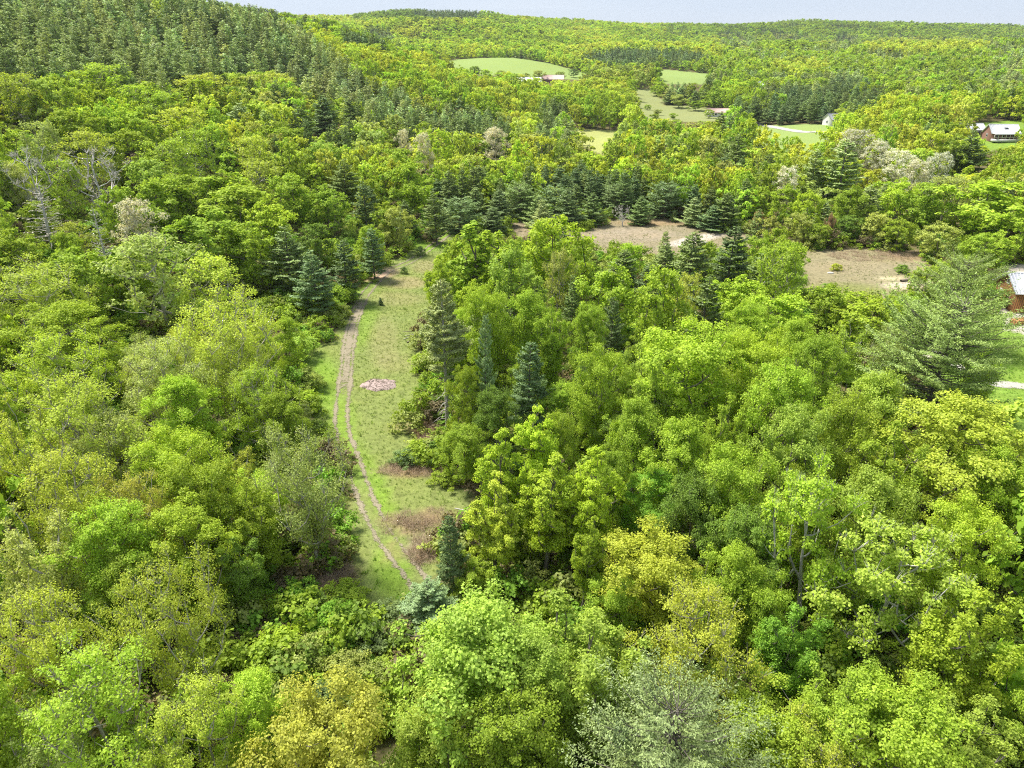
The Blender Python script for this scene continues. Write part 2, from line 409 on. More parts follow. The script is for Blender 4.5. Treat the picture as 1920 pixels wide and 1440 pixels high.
def broadleaf(seed, H, R, base, nclump, nleaf, leaf, shape, open_=0.0, clump=0.24, twigs=0, stems=1):
    rng = np.random.default_rng(seed)
    # trunk
    lean = rng.normal(size=2) * 0.03 * H
    zz = np.linspace(0, 0.86 * H, 8)
    nodes = [(lean[0] * (z / H) ** 1.5 + 0.12 * math.sin(z * 0.7 + seed), lean[1] * (z / H) ** 1.5 + 0.12 * math.cos(z * 0.6 + seed * 2), z) for z in zz]
    t = (np.arange(nclump) + rng.uniform(0, 1, nclump)) / nclump
    t = t ** 0.85
    th = np.arange(nclump) * 2.39996 + rng.uniform(-0.5, 0.5, nclump)
    rr = profile(shape, t) * R * (1 + 0.20 * np.sin(3 * th + seed) + 0.15 * np.sin(5 * th + 9 * t + seed * 3) + 0.10 * np.sin(11 * th + 5 * t)) 
    rf = np.where(rng.uniform(size=nclump) < 0.72, rng.uniform(0.70, 1.12, nclump), rng.uniform(0.1, 0.7, nclump))
    zc = base * H + (1 - base) * H * t * 0.93 + rng.normal(size=nclump) * 0.035 * H
    C = np.stack([rr * rf * np.cos(th) + lean[0] * (zc / H), rr * rf * np.sin(th) + lean[1] * (zc / H), zc], 1)
    rc = R * clump * rng.uniform(0.5, 1.4, nclump)
    if stems > 1:
        sa = np.arange(stems) * 2.39996 + seed; sr = R * np.where(np.arange(stems) == 0, 0.05, rng.uniform(0.45, 0.72, stems)); sh = np.where(np.arange(stems) == 0, 1.0, rng.uniform(0.72, 0.97, stems))
        k_ = rng.integers(0, stems, nclump); spread_ = 0.35 + 0.65 * t
        loc_r = R * (0.66 / math.sqrt(stems) + 0.12) * profile('oval' if shape == 'oval' else 'upright', t) * rng.uniform(0.3, 1.05, nclump)
        zc = base * H + (sh[k_] - base) * H * t * 0.96
        C = np.stack([sr[k_] * spread_ * np.cos(sa[k_]) + loc_r * np.cos(th), sr[k_] * spread_ * np.sin(sa[k_]) + loc_r * np.sin(th), zc], 1)
        rc = R * clump * rng.uniform(0.6, 1.2, nclump) * (1.15 - 0.55 * t)
    wood, wn_ = skeleton(nodes, 0.013 * H + 0.03, C - np.array([0, 0, 0.3]) * rc[:, None], rng, H)
    if twigs:
        for k in range(nclump):
            for _ in range(twigs):
                d = rng.normal(size=3); d[2] = abs(d[2]) + 0.3; d /= np.linalg.norm(d)
                wood.tube([C[k] - np.array([0, 0, 0.3 * rc[k]]), C[k] + d * rc[k] * 0.5, C[k] + d * rc[k] * rng.uniform(0.8, 1.15) + np.array([0, 0, 0.1])], [0.035, 0.022, 0.008], 3)
    # leaves
    w = rc ** 2; w /= w.sum()
    cl = rng.choice(nclump, nleaf, p=w)
    d = rng.normal(size=(nleaf, 3)); d[:, 2] = d[:, 2] * 0.8 + 0.25; d /= np.linalg.norm(d, axis=1)[:, None]
    # twig tips inside a clump gather leaves in small sprays
    sub = rng.integers(0, 14, nleaf)
    sd = np.random.default_rng(seed + 7).normal(size=(nclump, 14, 3)); sd[:, :, 2] = sd[:, :, 2] * 0.8 + 0.3; sd /= np.linalg.norm(sd, axis=2)[:, :, None]
    dd = d * 0.42 + sd[cl, sub] * 0.85; 
    rad = rng.uniform(0.45, 1.08, nleaf) ** 0.7
    P = C[cl] + dd * (rc[cl] * rad)[:, None] * np.array([1, 1, 0.78])
    out = P - np.array([lean[0] * 0.6, lean[1] * 0.6, (base + 0.35 * (1 - base)) * H])
    out /= np.linalg.norm(out, axis=1)[:, None] + 1e-6
    nr = 0.5 * out + 0.4 * dd + np.array([0, 0, 0.55]) + rng.normal(size=(nleaf, 3)) * 0.55
    V, Q = cards(P, nr, leaf, 0.75, rng)
    return wood, V, Q

def pine(seed, H, R, base, dz, nleaf, leaf, shape='pine', per=5, width=0.34, dead=0.0):
    rng = np.random.default_rng(seed)
    wood = MB()
    lean = rng.normal(size=2) * 0.012 * H
    zz = np.linspace(0, H * 0.985, 9)
    tp = [(lean[0] * (z / H) ** 2, lean[1] * (z / H) ** 2, z) for z in zz]
    r0 = 0.012 * H + 0.03
    wood.tube(tp, [r0 * (1 - z / H) ** 0.8 + 0.012 for z in zz], 7)
    segs = []; z = base * H; k = 0
    while z < H * 0.97:
        t = (z / H - base) / (1 - base)
        if shape == 'pine': pr = (1 - t) ** 0.72 * np.clip(0.55 + 1.6 * t, 0, 1)
        elif shape == 'cone': pr = (1 - t) ** 0.85 * np.clip(0.75 + 2.2 * t, 0, 1)
        elif shape == 'round': pr = np.sqrt(max(0.02, 1 - ((t - 0.3) / 0.72) ** 2))
        elif shape == 'broad': pr = math.sqrt(max(0.03, 1 - ((t - 0.25) / 0.77) ** 2)) * rng.uniform(0.75, 1.1)
        elif shape == 'spire': pr = (1 - t) ** 0.95
        n = per + rng.integers(-1, 2)
        a0 = rng.uniform(0, 6.28)
        side_amp = 1 + 0.18 * math.sin(k * 1.7 + seed)
        for j in range(n):
            a = a0 + j * 2 * math.pi / n + rng.normal() * 0.2
            L = R * pr * side_amp * rng.uniform(0.5 if shape == 'broad' else 0.62, 1.15) + 0.15
            rise = (0.10 + 0.35 * t) if shape != 'spire' else (-0.15 + 0.35 * t)
            rise += rng.normal() * (0.18 if shape == 'broad' else 0.07)
            a3 = np.array([math.cos(a), math.sin(a), 0.0])
            s0 = np.array([lean[0] * (z / H) ** 2, lean[1] * (z / H) ** 2, z + rng.normal() * dz * 0.2])
            p1 = s0 + a3 * L * 0.5 + np.array([0, 0, rise * L * 0.35]); p2 = s0 + a3 * L + np.array([0, 0, rise * L + 0.06 * L])
            segs.append((s0, p1, p2, a3, L))
            wood.tube([s0, p1, p2], [0.012 * L + 0.015, 0.008 * L + 0.01, 0.006], 3)
        z += dz * rng.uniform(0.75, 1.25) * (1 - 0.35 * t); k += 1
    if dead:
        z = 0.08 * H
        while z < base * H:
            for _ in range(2):
                a = rng.uniform(0, 6.28); L = R * rng.uniform(0.2, 0.65) * dead
                a3 = np.array([math.cos(a), math.sin(a), 0.0])
                s0 = np.array([0, 0, z]); wood.tube([s0, s0 + a3 * L * 0.5 + [0, 0, 0.05 * L], s0 + a3 * L - [0, 0, 0.18 * L]], [0.05, 0.03, 0.01], 3)
                if rng.uniform() < 0.6:
                    b3 = np.array([math.cos(a + 0.6), math.sin(a + 0.6), 0.1]); q = s0 + a3 * L * 0.55
                    wood.tube([q, q + b3 * L * 0.4], [0.022, 0.006], 3)
            z += dz * 0.6
    # needles
    Ls = np.array([s[4] for s in segs]); w = Ls ** 1.6 + 0.05; w /= w.sum()
    si = rng.choice(len(segs), nleaf, p=w)
    S0 = np.array([s[0] for s in segs])[si]; P1 = np.array([s[1] for s in segs])[si]; P2 = np.array([s[2] for s in segs])[si]; A3 = np.array([s[3] for s in segs])[si]; LL = Ls[si]
    inner = 0.12 if shape in ('cone', 'spire') else 0.28
    u = inner + (1.03 - inner) * rng.uniform(size=nleaf) ** 0.8
    # twigs: quantise u so sprays read as separate tufts
    nt_ = 7
    uq = (np.floor(u * nt_) + 0.5) / nt_ + rng.normal(size=nleaf) * 0.035
    u = np.where(rng.uniform(size=nleaf) < 0.7, uq, u)
    a = np.where(u[:, None] < 0.5, S0 + (P1 - S0) * (u[:, None] * 2), P1 + (P2 - P1) * (u[:, None] * 2 - 1))
    side = np.stack([-A3[:, 1], A3[:, 0], np.zeros(nleaf)], 1)
    wd = width * LL * np.clip(1.25 - 0.85 * u, 0.15, 1) + 0.10
    lat = rng.uniform(-1, 1, nleaf)
    P = a + side * (lat * wd)[:, None] + A3 * (np.abs(lat) * wd * 0.45)[:, None]
    P[:, 2] += rng.normal(size=nleaf) * 0.10 * (0.5 + 0.08 * LL) + 0.10 * np.abs(lat) * wd + 0.05
    along = A3 * 0.8 + side * np.sign(lat)[:, None] * 0.7 + np.array([0, 0, 0.35]) + rng.normal(size=(nleaf, 3)) * 0.35
    nr = np.array([0, 0, 0.9]) + A3 * 0.35 + rng.normal(size=(nleaf, 3)) * 0.5
    V, Q = cards(P, nr, leaf, 0.42, rng, along)
    return wood, V, Q

class Template:
    """one kind of tree at one level of detail: meshes for trunk and crown (or one joined mesh for far masses)"""
    def __init__(s, gen, H, R, crown_mat, bark_mat=None, far=False, nm='tree'):
        wood, V, Q = gen
        s.H, s.R = H, R
        bark_mat = bark_mat or M_BARK
        if far:
            WV, WQ, WT = wood.arrays()
            VV = np.concatenate([V, WV]); QQ = np.concatenate([Q, WQ + len(V)])
            mi = np.concatenate([np.zeros(len(Q)), np.ones(len(WQ))])
            s.mesh = mesh_np(nm, VV, QQ, None, (crown_mat, bark_mat), mi)
        else:
            s.trunk = wood.mesh('trunk', bark_mat, True)
            s.crown = mesh_np('crown', V, Q, None, (crown_mat,)) if len(Q) else None

# near (within about 95 m), middle (to about 230 m)
def T_b(seed, H, R, base, nc, nl, lf, shp, **k): 
    bm = k.pop('bark', None)
    return Template(broadleaf(seed, H, R, base, nc, nl, lf, shp, **k), H, R, M_LEAF, bm)
def T_p(seed, H, R, base, dz, nl, lf, **k):
    bm = k.pop('bark', None)
    return Template(pine(seed, H, R, base, dz, nl, lf, **k), H, R, M_NEEDLE, bm)
TPL = {
    'B0': [T_b(11, 16, 5.2, 0.22, 95, 38000, 0.215, 'round', twigs=2), T_b(12, 16, 5.0, 0.25, 80, 34000, 0.225, 'oval'), T_b(13, 17, 5.4, 0.2, 105, 40000, 0.215, 'round', clump=0.21), T_b(14, 15, 5.0, 0.2, 70, 34000, 0.225, 'vase', clump=0.26), T_b(15, 16, 5.2, 0.2, 110, 38000, 0.215, 'round', clump=0.23, stems=9), T_b(16, 16, 5.2, 0.2, 100, 38000, 0.215, 'round', clump=0.24, stems=7)],
    'S0': [T_b(21, 16, 5.0, 0.25, 85, 19000, 0.195, 'round', twigs=5, clump=0.23, bark=M_PALEBARK), T_b(22, 16, 4.8, 0.3, 75, 17000, 0.195, 'oval', twigs=5, clump=0.24, bark=M_PALEBARK), T_b(23, 15, 5.2, 0.22, 90, 19500, 0.195, 'vase', twigs=5, bark=M_PALEBARK), T_b(24, 16, 5.0, 0.25, 95, 20000, 0.19, 'round', twigs=4, clump=0.22, stems=7, bark=M_PALEBARK)],
    'W0': [T_p(74, 15, 7.0, 0.16, 0.42, 60000, 0.22, shape='broad', per=6, width=0.26, dead=0.8), T_p(75, 15, 6.6, 0.16, 0.42, 58000, 0.22, shape='broad', per=6, width=0.26)],
    'U0': [T_b(31, 17, 3.9, 0.34, 95, 34000, 0.205, 'oval', clump=0.23, twigs=2, stems=4), T_b(32, 17, 4.0, 0.38, 90, 33000, 0.205, 'oval', clump=0.24, twigs=2, stems=5), T_b(33, 17, 3.8, 0.3, 85, 32000, 0.205, 'oval', clump=0.24, twigs=2, stems=3)],
    'B1': [T_b(41, 16, 5.2, 0.2, 70, 9000, 0.46, 'round'), T_b(42, 16, 5.0, 0.22, 60, 8500, 0.46, 'oval'), T_b(43, 16, 5.2, 0.2, 80, 9500, 0.44, 'round', clump=0.2), T_b(44, 15, 5.0, 0.2, 50, 8000, 0.48, 'vase', clump=0.27)],
    'S1': [T_b(51, 16, 5.0, 0.25, 65, 5000, 0.40, 'round', twigs=3, bark=M_PALEBARK), T_b(52, 16, 4.8, 0.25, 60, 4600, 0.40, 'oval', twigs=3, bark=M_PALEBARK)],
    'U1': [T_b(61, 18, 2.9, 0.15, 55, 6000, 0.42, 'upright', clump=0.34, stems=3), T_b(62, 18, 2.9, 0.15, 50, 5600, 0.42, 'upright', clump=0.34, stems=4)],
    'P0': [T_p(71, 18, 4.2, 0.12, 0.75, 30000, 0.30), T_p(72, 18, 4.4, 0.15, 0.85, 28000, 0.32)],
    'H0': [T_p(73, 20, 3.6, 0.40, 0.8, 26000, 0.32, width=0.42, dead=1.0, bark=M_PALEBARK)],
    'P1': [T_p(81, 18, 4.2, 0.12, 0.95, 9500, 0.50), T_p(82, 18, 4.0, 0.14, 1.0, 9000, 0.50), T_p(83, 18, 4.4, 0.1, 1.05, 9500, 0.52)],
    'C1': [T_p(91, 9, 2.9, 0.03, 0.55, 8500, 0.36, shape='cone'), T_p(92, 9, 3.0, 0.03, 0.6, 8500, 0.36, shape='round'), T_p(93, 9, 2.8, 0.03, 0.55, 8000, 0.36, shape='cone')],
    'D1': [Template(broadleaf(101, 14, 3.6, 0.3, 45, 350, 0.22, 'vase', twigs=7), 14, 3.6, M_LEAF, M_DEAD)],
    'K1': [T_p(102, 15, 2.2, 0.25, 0.7, 300, 0.3, per=4, dead=1.3, bark=M_DEAD)],
    'G0': [T_b(103, 16, 5.0, 0.3, 50, 15000, 0.27, 'round', twigs=8, clump=0.22, bark=M_DEAD)],
    'L0': [T_b(111, 3.2, 2.2, 0.02, 40, 9000, 0.17, 'round', clump=0.28), T_b(112, 3.0, 2.2, 0.02, 36, 8500, 0.17, 'round', clump=0.3)],
}
FAR_B = [Template(broadleaf(200 + i, 16, 5.3, 0.12, 34, 1500, 0.95, s_, clump=0.27), 16, 5.3, M_LEAF, far=True, nm='broadleaf_far_%d' % i) for i, s_ in enumerate(['round', 'oval', 'round', 'vase'])]
FAR_P = [Template(pine(210 + i, 18, 4.0, 0.08, 1.15, 2600, 0.78, shape=s_), 18, 4.0, M_NEEDLE, far=True, nm='pine_far_%d' % i) for i, s_ in enumerate(['pine', 'cone', 'pine'])]
VFAR_B = [Template(broadleaf(220 + i, 16, 5.6, 0.1, 18, 420, 1.6, 'round', clump=0.33), 16, 5.6, M_LEAF, far=True, nm='broadleaf_speck_%d' % i) for i in range(3)]
VFAR_P = [Template(pine(230 + i, 18, 4.0, 0.05, 2.6, 240, 2.0, shape='cone', per=4), 18, 4.0, M_NEEDLE, far=True, nm='pine_speck_%d' % i) for i in range(2)]

# ------------------------------------------------------------------ ground
def axis(segs):
    out = []
    for a, b, st in segs: out.append(np.arange(a, b, st))
    return np.concatenate(out + [np.array([segs[-1][1]])])
xs = axis([(-3400, -1500, 95), (-1500, -700, 40), (-700, -260, 14), (-260, -90, 4), (-90, 120, 1.0), (120, 300, 4), (300, 900, 12), (900, 2000, 36), (2000, 3800, 100)])
ys = axis([(-1500, -300, 100), (-300, 0, 20), (0, 24, 4), (24, 240, 1.0), (240, 520, 4), (520, 1200, 10), (1200, 2400, 24), (2400, 3800, 70)])
GX, GY = np.meshgrid(xs, ys)
GZ = height(GX, GY)
V = np.stack([GX, GY, GZ], -1).reshape(-1, 3)
nx, ny = len(xs), len(ys)
i = np.arange(ny - 1)[:, None] * nx + np.arange(nx - 1)[None, :]
Q = np.stack([i, i + 1, i + nx + 1, i + nx], -1).reshape(-1, 4)
PXg, PYg, PZg = project(V)
cA = {'forest': (0.12, 0.11, 0.055), 'meadow': (0.175, 0.215, 0.07), 'brown': (0.225, 0.20, 0.13), 'tan': (0.23, 0.21, 0.13), 'lawn': (0.17, 0.27, 0.05), 'gravel': (0.36, 0.34, 0.31),
      'mound': (0.30, 0.33, 0.12), 'field': (0.22, 0.30, 0.10), 'valley': (0.22, 0.25, 0.11)}
colr = np.tile(np.array(cA['forest']), (len(V), 1))
for poly, y0, y1, see, sort in OPEN:
    m_ = inside(PXg, PYg, poly) & (V[:, 1] > y0) & (V[:, 1] < y1) & (PZg > 1)
    colr[m_] = cA[sort]
near = (V[:, 1] < 245) & (V[:, 1] > 20) & (PZg > 1)
def blob(cx, cy, rx, ry, col, k=1.0, rot=0.0):
    c, s = math.cos(rot), math.sin(rot)
    dx, dy = PXg - cx, PYg - cy
    d = ((dx * c + dy * s) / rx) ** 2 + ((-dx * s + dy * c) / ry) ** 2
    wgt = (np.clip(1.35 - d, 0, 1) * k * near)[:, None]
    colr[:] = colr * (1 - wgt) + np.array(col) * wgt
LG, BR, RE, TN, PK = (0.165, 0.265, 0.04), (0.24, 0.165, 0.11), (0.32, 0.22, 0.14), (0.26, 0.23, 0.125), (0.29, 0.23, 0.18)
for b_ in [(600, 720, 40, 60, LG, .9), (640, 790, 30, 50, LG, .8), (660, 870, 25, 60, LG, .7), (735, 1070, 40, 60, LG, .95), (715, 930, 18, 90, LG, .9, -0.35), (690, 600, 18, 60, LG, .6, 0.3), (680, 525, 20, 40, LG, .9, 0.9), (800, 460, 40, 12, LG, .9),
           (820, 437, 30, 12, LG, .9), (752, 985, 45, 18, BR, .7, .35), (805, 970, 30, 18, BR, .8), (770, 882, 60, 12, BR, .9), (870, 895, 45, 18, (0.13, 0.075, 0.05), 1), (800, 815, 18, 26, (0.16, 0.07, 0.04), .9), (735, 1035, 20, 26, BR, .5),
           (790, 1030, 26, 28, PK, .7), (618, 1085, 45, 40, RE, 1), (595, 1120, 20, 40, RE, 1), (540, 610, 60, 20, (0.14, 0.09, 0.06), 1), (605, 633, 22, 9, PK, 1), (703, 515, 45, 12, (0.42, 0.31, 0.22), 1, -0.15), (665, 530, 14, 14, (0.28, 0.13, 0.06), .8, -0.7),
           (760, 530, 45, 12, TN, .8), (800, 500, 30, 14, TN, .6), (740, 560, 60, 14, TN, .4), (720, 640, 30, 50, TN, .35), (740, 680, 40, 20, TN, .3), (640, 940, 20, 60, (0.2, 0.2, 0.08), .7), (760, 800, 30, 8, TN, .6),
           (500, 1150, 60, 30, (0.17, 0.10, 0.06), .9), (690, 1250, 60, 50, (0.2, 0.14, 0.09), .9), (670, 1350, 50, 40, (0.19, 0.09, 0.05), .9), (850, 1010, 40, 60, (0.2, 0.17, 0.08), .8),
           (1180, 440, 90, 14, (0.28, 0.24, 0.185), .7), (1300, 450, 60, 8, (0.45, 0.41, 0.37), .9, -0.2), (1220, 418, 70, 6, (0.27, 0.20, 0.12), .8), (1000, 428, 50, 10, (0.27, 0.22, 0.16), .7),
           (1600, 500, 90, 14, (0.25, 0.215, 0.14), .6), (1690, 535, 40, 7, (0.45, 0.39, 0.32), .9), (1670, 522, 30, 4, (0.5, 0.45, 0.3), .6), (1580, 545, 80, 16, (0.17, 0.2, 0.06), .7), (1700, 480, 40, 12, (0.24, 0.17, 0.11), .6),
           (1735, 655, 40, 22, (0.5, 0.46, 0.43), 1), (1870, 575, 30, 14, (0.4, 0.37, 0.34), 1)]:
    blob(*b_)
gm = mesh_np('ground', V, Q, None, smooth=True)
ca = gm.attributes.new('soil', 'FLOAT_COLOR', 'POINT')
ca.data.foreach_set('color', np.concatenate([colr, np.ones((len(V), 1))], 1).astype(np.float32).ravel())

def ground_nodes(nt):
    at = N(nt, 'ShaderNodeAttribute', attribute_name='soil')
    geo = N(nt, 'ShaderNodeNewGeometry'); co = geo.outputs['Position']
    n1 = noise(nt, 0.12, 5, 0.65, co); n2 = noise(nt, 1.1, 6, 0.7, co); n3 = noise(nt, 7.0, 3, 0.7, co)
    a = mathn(nt, 'MULTIPLY_ADD', n1.outputs[0], 2.2, -0.6, clamp=True)
    n0 = noise(nt, 0.018, 4, 0.6, co)
    a = mathn(nt, 'MAXIMUM', a, mathn(nt, 'MULTIPLY_ADD', n0.outputs[0], 4.0, -1.7, clamp=True))
    c1 = mix(nt, mathn(nt, 'MULTIPLY', a, 0.7), at.outputs['Color'], (1.12, 1.02, 0.85), 'MULTIPLY')
    v2 = mathn(nt, 'MULTIPLY_ADD', n2.outputs[0], 1.5, 0.25)
    v3 = mathn(nt, 'MULTIPLY_ADD', n3.outputs[0], 1.4, 0.3)
    hs = N(nt, 'ShaderNodeHueSaturation'); nt.links.new(c1, hs.inputs['Color']); nt.links.new(mathn(nt, 'MULTIPLY', v2, v3), hs.inputs['Value'])
    b = N(nt, 'ShaderNodeBump'); b.inputs['Strength'].default_value = 0.6; b.inputs['Distance'].default_value = 0.15
    nt.links.new(n2.outputs[0], b.inputs['Height'])
    return hs.outputs[0], b.outputs[0], co
M_G, nt, out = newmat('ground_cover')
c_, b_, _ = ground_nodes(nt)
d_ = N(nt, 'ShaderNodeBsdfDiffuse'); nt.links.new(c_, d_.inputs[0]); nt.links.new(b_, d_.inputs['Normal']); nt.links.new(d_.outputs[0], out.inputs[0])
gm.materials.append(M_G)
ground = obj('ground', gm); tag(ground, kind='structure')

# ------------------------------------------------------------------ roads and the track, draped a little above the ground
def strip(name, px_pts, width, mat, lift=0.05, across=9, step=0.7, widths=None, world=False):
    P = [np.array(p, float) for p in px_pts] if world else [hit(*p)[:2] for p in px_pts]
    P = np.array([p[:2] for p in P])
    # Catmull-Rom
    out = []; ws = []
    wd = widths or [width] * len(P)
    for k in range(len(P) - 1):
        p0, p1, p2, p3 = P[max(k - 1, 0)], P[k], P[k + 1], P[min(k + 2, len(P) - 1)]
        n = max(2, int(np.linalg.norm(p2 - p1) / step))
        for j in range(n):
            t = j / n
            out.append(0.5 * (2 * p1 + (p2 - p0) * t + (2 * p0 - 5 * p1 + 4 * p2 - p3) * t * t + (3 * p1 - p0 - 3 * p2 + p3) * t ** 3)); ws.append(wd[k] + (wd[k + 1] - wd[k]) * t)
    out.append(P[-1]); ws.append(wd[-1])
    out = np.array(out); ws = np.array(ws)
    tg = np.gradient(out, axis=0); tg /= np.linalg.norm(tg, axis=1)[:, None]
    nrm = np.stack([tg[:, 1], -tg[:, 0]], 1)
    u = np.linspace(-0.5, 0.5, across)
    G = out[:, None, :] + nrm[:, None, :] * (u[None, :, None] * ws[:, None, None])
    Z = height(G[..., 0], G[..., 1]) + lift
    V = np.concatenate([G, Z[..., None]], -1).reshape(-1, 3)
    n = len(out)
    i = np.arange(n - 1)[:, None] * across + np.arange(across - 1)[None, :]
    Q = np.stack([i, i + across, i + across + 1, i + 1], -1).reshape(-1, 4)
    m = mesh_np(name, V, Q, None, (mat,), smooth=True)
    uv = m.attributes.new('lane', 'FLOAT_VECTOR', 'POINT')
    L = np.concatenate([[0], np.cumsum(np.linalg.norm(np.diff(out, axis=0), axis=1))])
    A = np.stack([np.tile(u, n), np.repeat(L, across), np.repeat(ws, across)], 1)
    uv.data.foreach_set('vector', A.astype(np.float32).ravel())
    o = obj(name, m); tag(o, kind='structure')
    return o, out

def road_mat(name, rut, ruts=True, col=(0.30, 0.25, 0.18), col2=(0.2, 0.16, 0.11), thresh=0.5, gravel_span=None):
    m, nt, out = newmat(name)
    at = N(nt, 'ShaderNodeAttribute', attribute_name='lane')
    sx = N(nt, 'ShaderNodeSeparateXYZ'); nt.links.new(at.outputs['Vector'], sx.inputs[0])
    geo = N(nt, 'ShaderNodeNewGeometry'); co = geo.outputs['Position']
    n1 = noise(nt, 0.9, 6, 0.75, co); n2 = noise(nt, 6.0, 4, 0.8, co); n3 = noise(nt, 0.12, 2, 0.5, co)
    au = mathn(nt, 'ABSOLUTE', sx.outputs[0])
    if ruts:   # two wheel ruts, a grassy crown between
        dist = mathn(nt, 'ABSOLUTE', mathn(nt, 'SUBTRACT', au, rut))
        base = mathn(nt, 'MULTIPLY_ADD', dist, -6.0, 1.2)
        if gravel_span:
            # between two distances along the track the whole width is bare gravel
            a = mathn(nt, 'SUBTRACT', 1.0, mathn(nt, 'DIVIDE', mathn(nt, 'ABSOLUTE', mathn(nt, 'SUBTRACT', sx.outputs[1], gravel_span[0])), gravel_span[1]))
            full = mathn(nt, 'MULTIPLY', mathn(nt, 'MULTIPLY', a, 2.2, clamp=True), mathn(nt, 'MULTIPLY_ADD', au, -4.6, 1.45, clamp=True))
            base = mathn(nt, 'MAXIMUM', base, mathn(nt, 'MULTIPLY', full, 1.12))
        base = mathn(nt, 'ADD', base, mathn(nt, 'MULTIPLY_ADD', n3.outputs[0], 1.6, -0.95))
    else:
        base = mathn(nt, 'MULTIPLY_ADD', au, -5.0, 2.4)
    k = mathn(nt, 'ADD', base, mathn(nt, 'MULTIPLY_ADD', n1.outputs[0], 3.0, -1.5))
    k = mathn(nt, 'ADD', k, mathn(nt, 'MULTIPLY_ADD', n2.outputs[0], 1.9, -0.95))
    k = mathn(nt, 'MULTIPLY_ADD', mathn(nt, 'SUBTRACT', k, thresh), 2.5, 0.0, clamp=True)
    c = mix(nt, mathn(nt, 'MULTIPLY_ADD', n2.outputs[0], 3.0, -1.0, clamp=True), col2, col)
    d = N(nt, 'ShaderNodeBsdfDiffuse'); nt.links.new(c, d.inputs[0])
    tr = N(nt, 'ShaderNodeBsdfTransparent')
    ms = N(nt, 'ShaderNodeMixShader'); nt.links.new(k, ms.inputs[0]); nt.links.new(tr.outputs[0], ms.inputs[1]); nt.links.new(d.outputs[0], ms.inputs[2])
    nt.links.new(ms.outputs[0], out.inputs[0])
    return m
M_TRACK = road_mat('track_dirt', 0.24, col=(0.33, 0.29, 0.21), col2=(0.20, 0.17, 0.11), gravel_span=(70, 27))
M_GRAV = road_mat('gravel', 0.2, ruts=False, col=(0.50, 0.48, 0.44), col2=(0.32, 0.30, 0.26))
track, TRK = strip('path', [(830, 1140), (797, 1103), (760, 1058), (718, 1000), (690, 945), (668, 885), (650, 835), (640, 790), (644, 735), (650, 690), (655, 640), (668, 590), (690, 545), (725, 510), (770, 490), (810, 462), (850, 430)],
                   3.4, M_TRACK, lift=0.06, across=15)
strip('driveway', [(1700, 668), (1735, 655), (1800, 690), (1860, 718), (1900, 722), (1960, 728)], 3.0, M_GRAV, lift=0.06)
strip('road', [(1400, 228), (1500, 247), (1530, 247), (1560, 250), (1640, 246), (1720, 250)], 9.0, M_GRAV, lift=0.12, step=3)

# ------------------------------------------------------------------ tints
T = {'yel': (0.50, 0.56, 0.075), 'lime': (0.50, 0.62, 0.055), 'yg': (0.41, 0.53, 0.055), 'lg': (0.41, 0.52, 0.085), 'g': (0.35, 0.46, 0.05), 'dg': (0.23, 0.33, 0.05), 'ol': (0.43, 0.48, 0.13), 'or': (0.51, 0.51, 0.09),
     'p': (0.235, 0.315, 0.09), 'bp': (0.195, 0.28, 0.10), 'rp': (0.42, 0.50, 0.19), 'pale': (0.66, 0.62, 0.51), 'sg': (0.27, 0.36, 0.14), 'wp': (0.27, 0.37, 0.095), 'rust': (0.38, 0.25, 0.15), 'grey': (0.42, 0.39, 0.31), 'vg': (0.26, 0.44, 0.05)}
WORD = {'yel': 'yellow-green', 'yg': 'lime green', 'lime': 'bright yellow', 'lg': 'light green', 'g': 'mid green', 'dg': 'deep green', 'ol': 'olive green', 'or': 'golden-orange', 'p': 'dark green', 'bp': 'blue-green', 'rp': 'grey-green',
        'pale': 'pale cream', 'sg': 'sage green', 'wp': 'soft green', 'rust': 'rusty brown', 'grey': 'brownish grey', 'vg': 'vivid green'}
STYLE = {'B': ('broadleaf_tree', '{} broadleaf tree', 'tree'), 'S': ('broadleaf_tree', 'thin-leaved {} twiggy tree', 'tree'), 'U': ('broadleaf_tree', 'narrow upright {} tree', 'tree'),
         'P': ('pine_tree', 'layered {} pine', 'pine tree'), 'C': ('pine_tree', 'dense low {} young pine', 'pine tree'), 'H': ('pine_tree', '{} tall pine', 'pine tree'), 'D': ('bare_tree', 'bare grey branching tree', 'bare tree'),
         'K': ('bare_tree', 'dead grey spiky conifer snag', 'bare tree'), 'G': ('broadleaf_tree', '{} tree with grey bare limbs inside', 'tree'), 'L': ('shrub', '{} rounded shrub', 'shrub')}

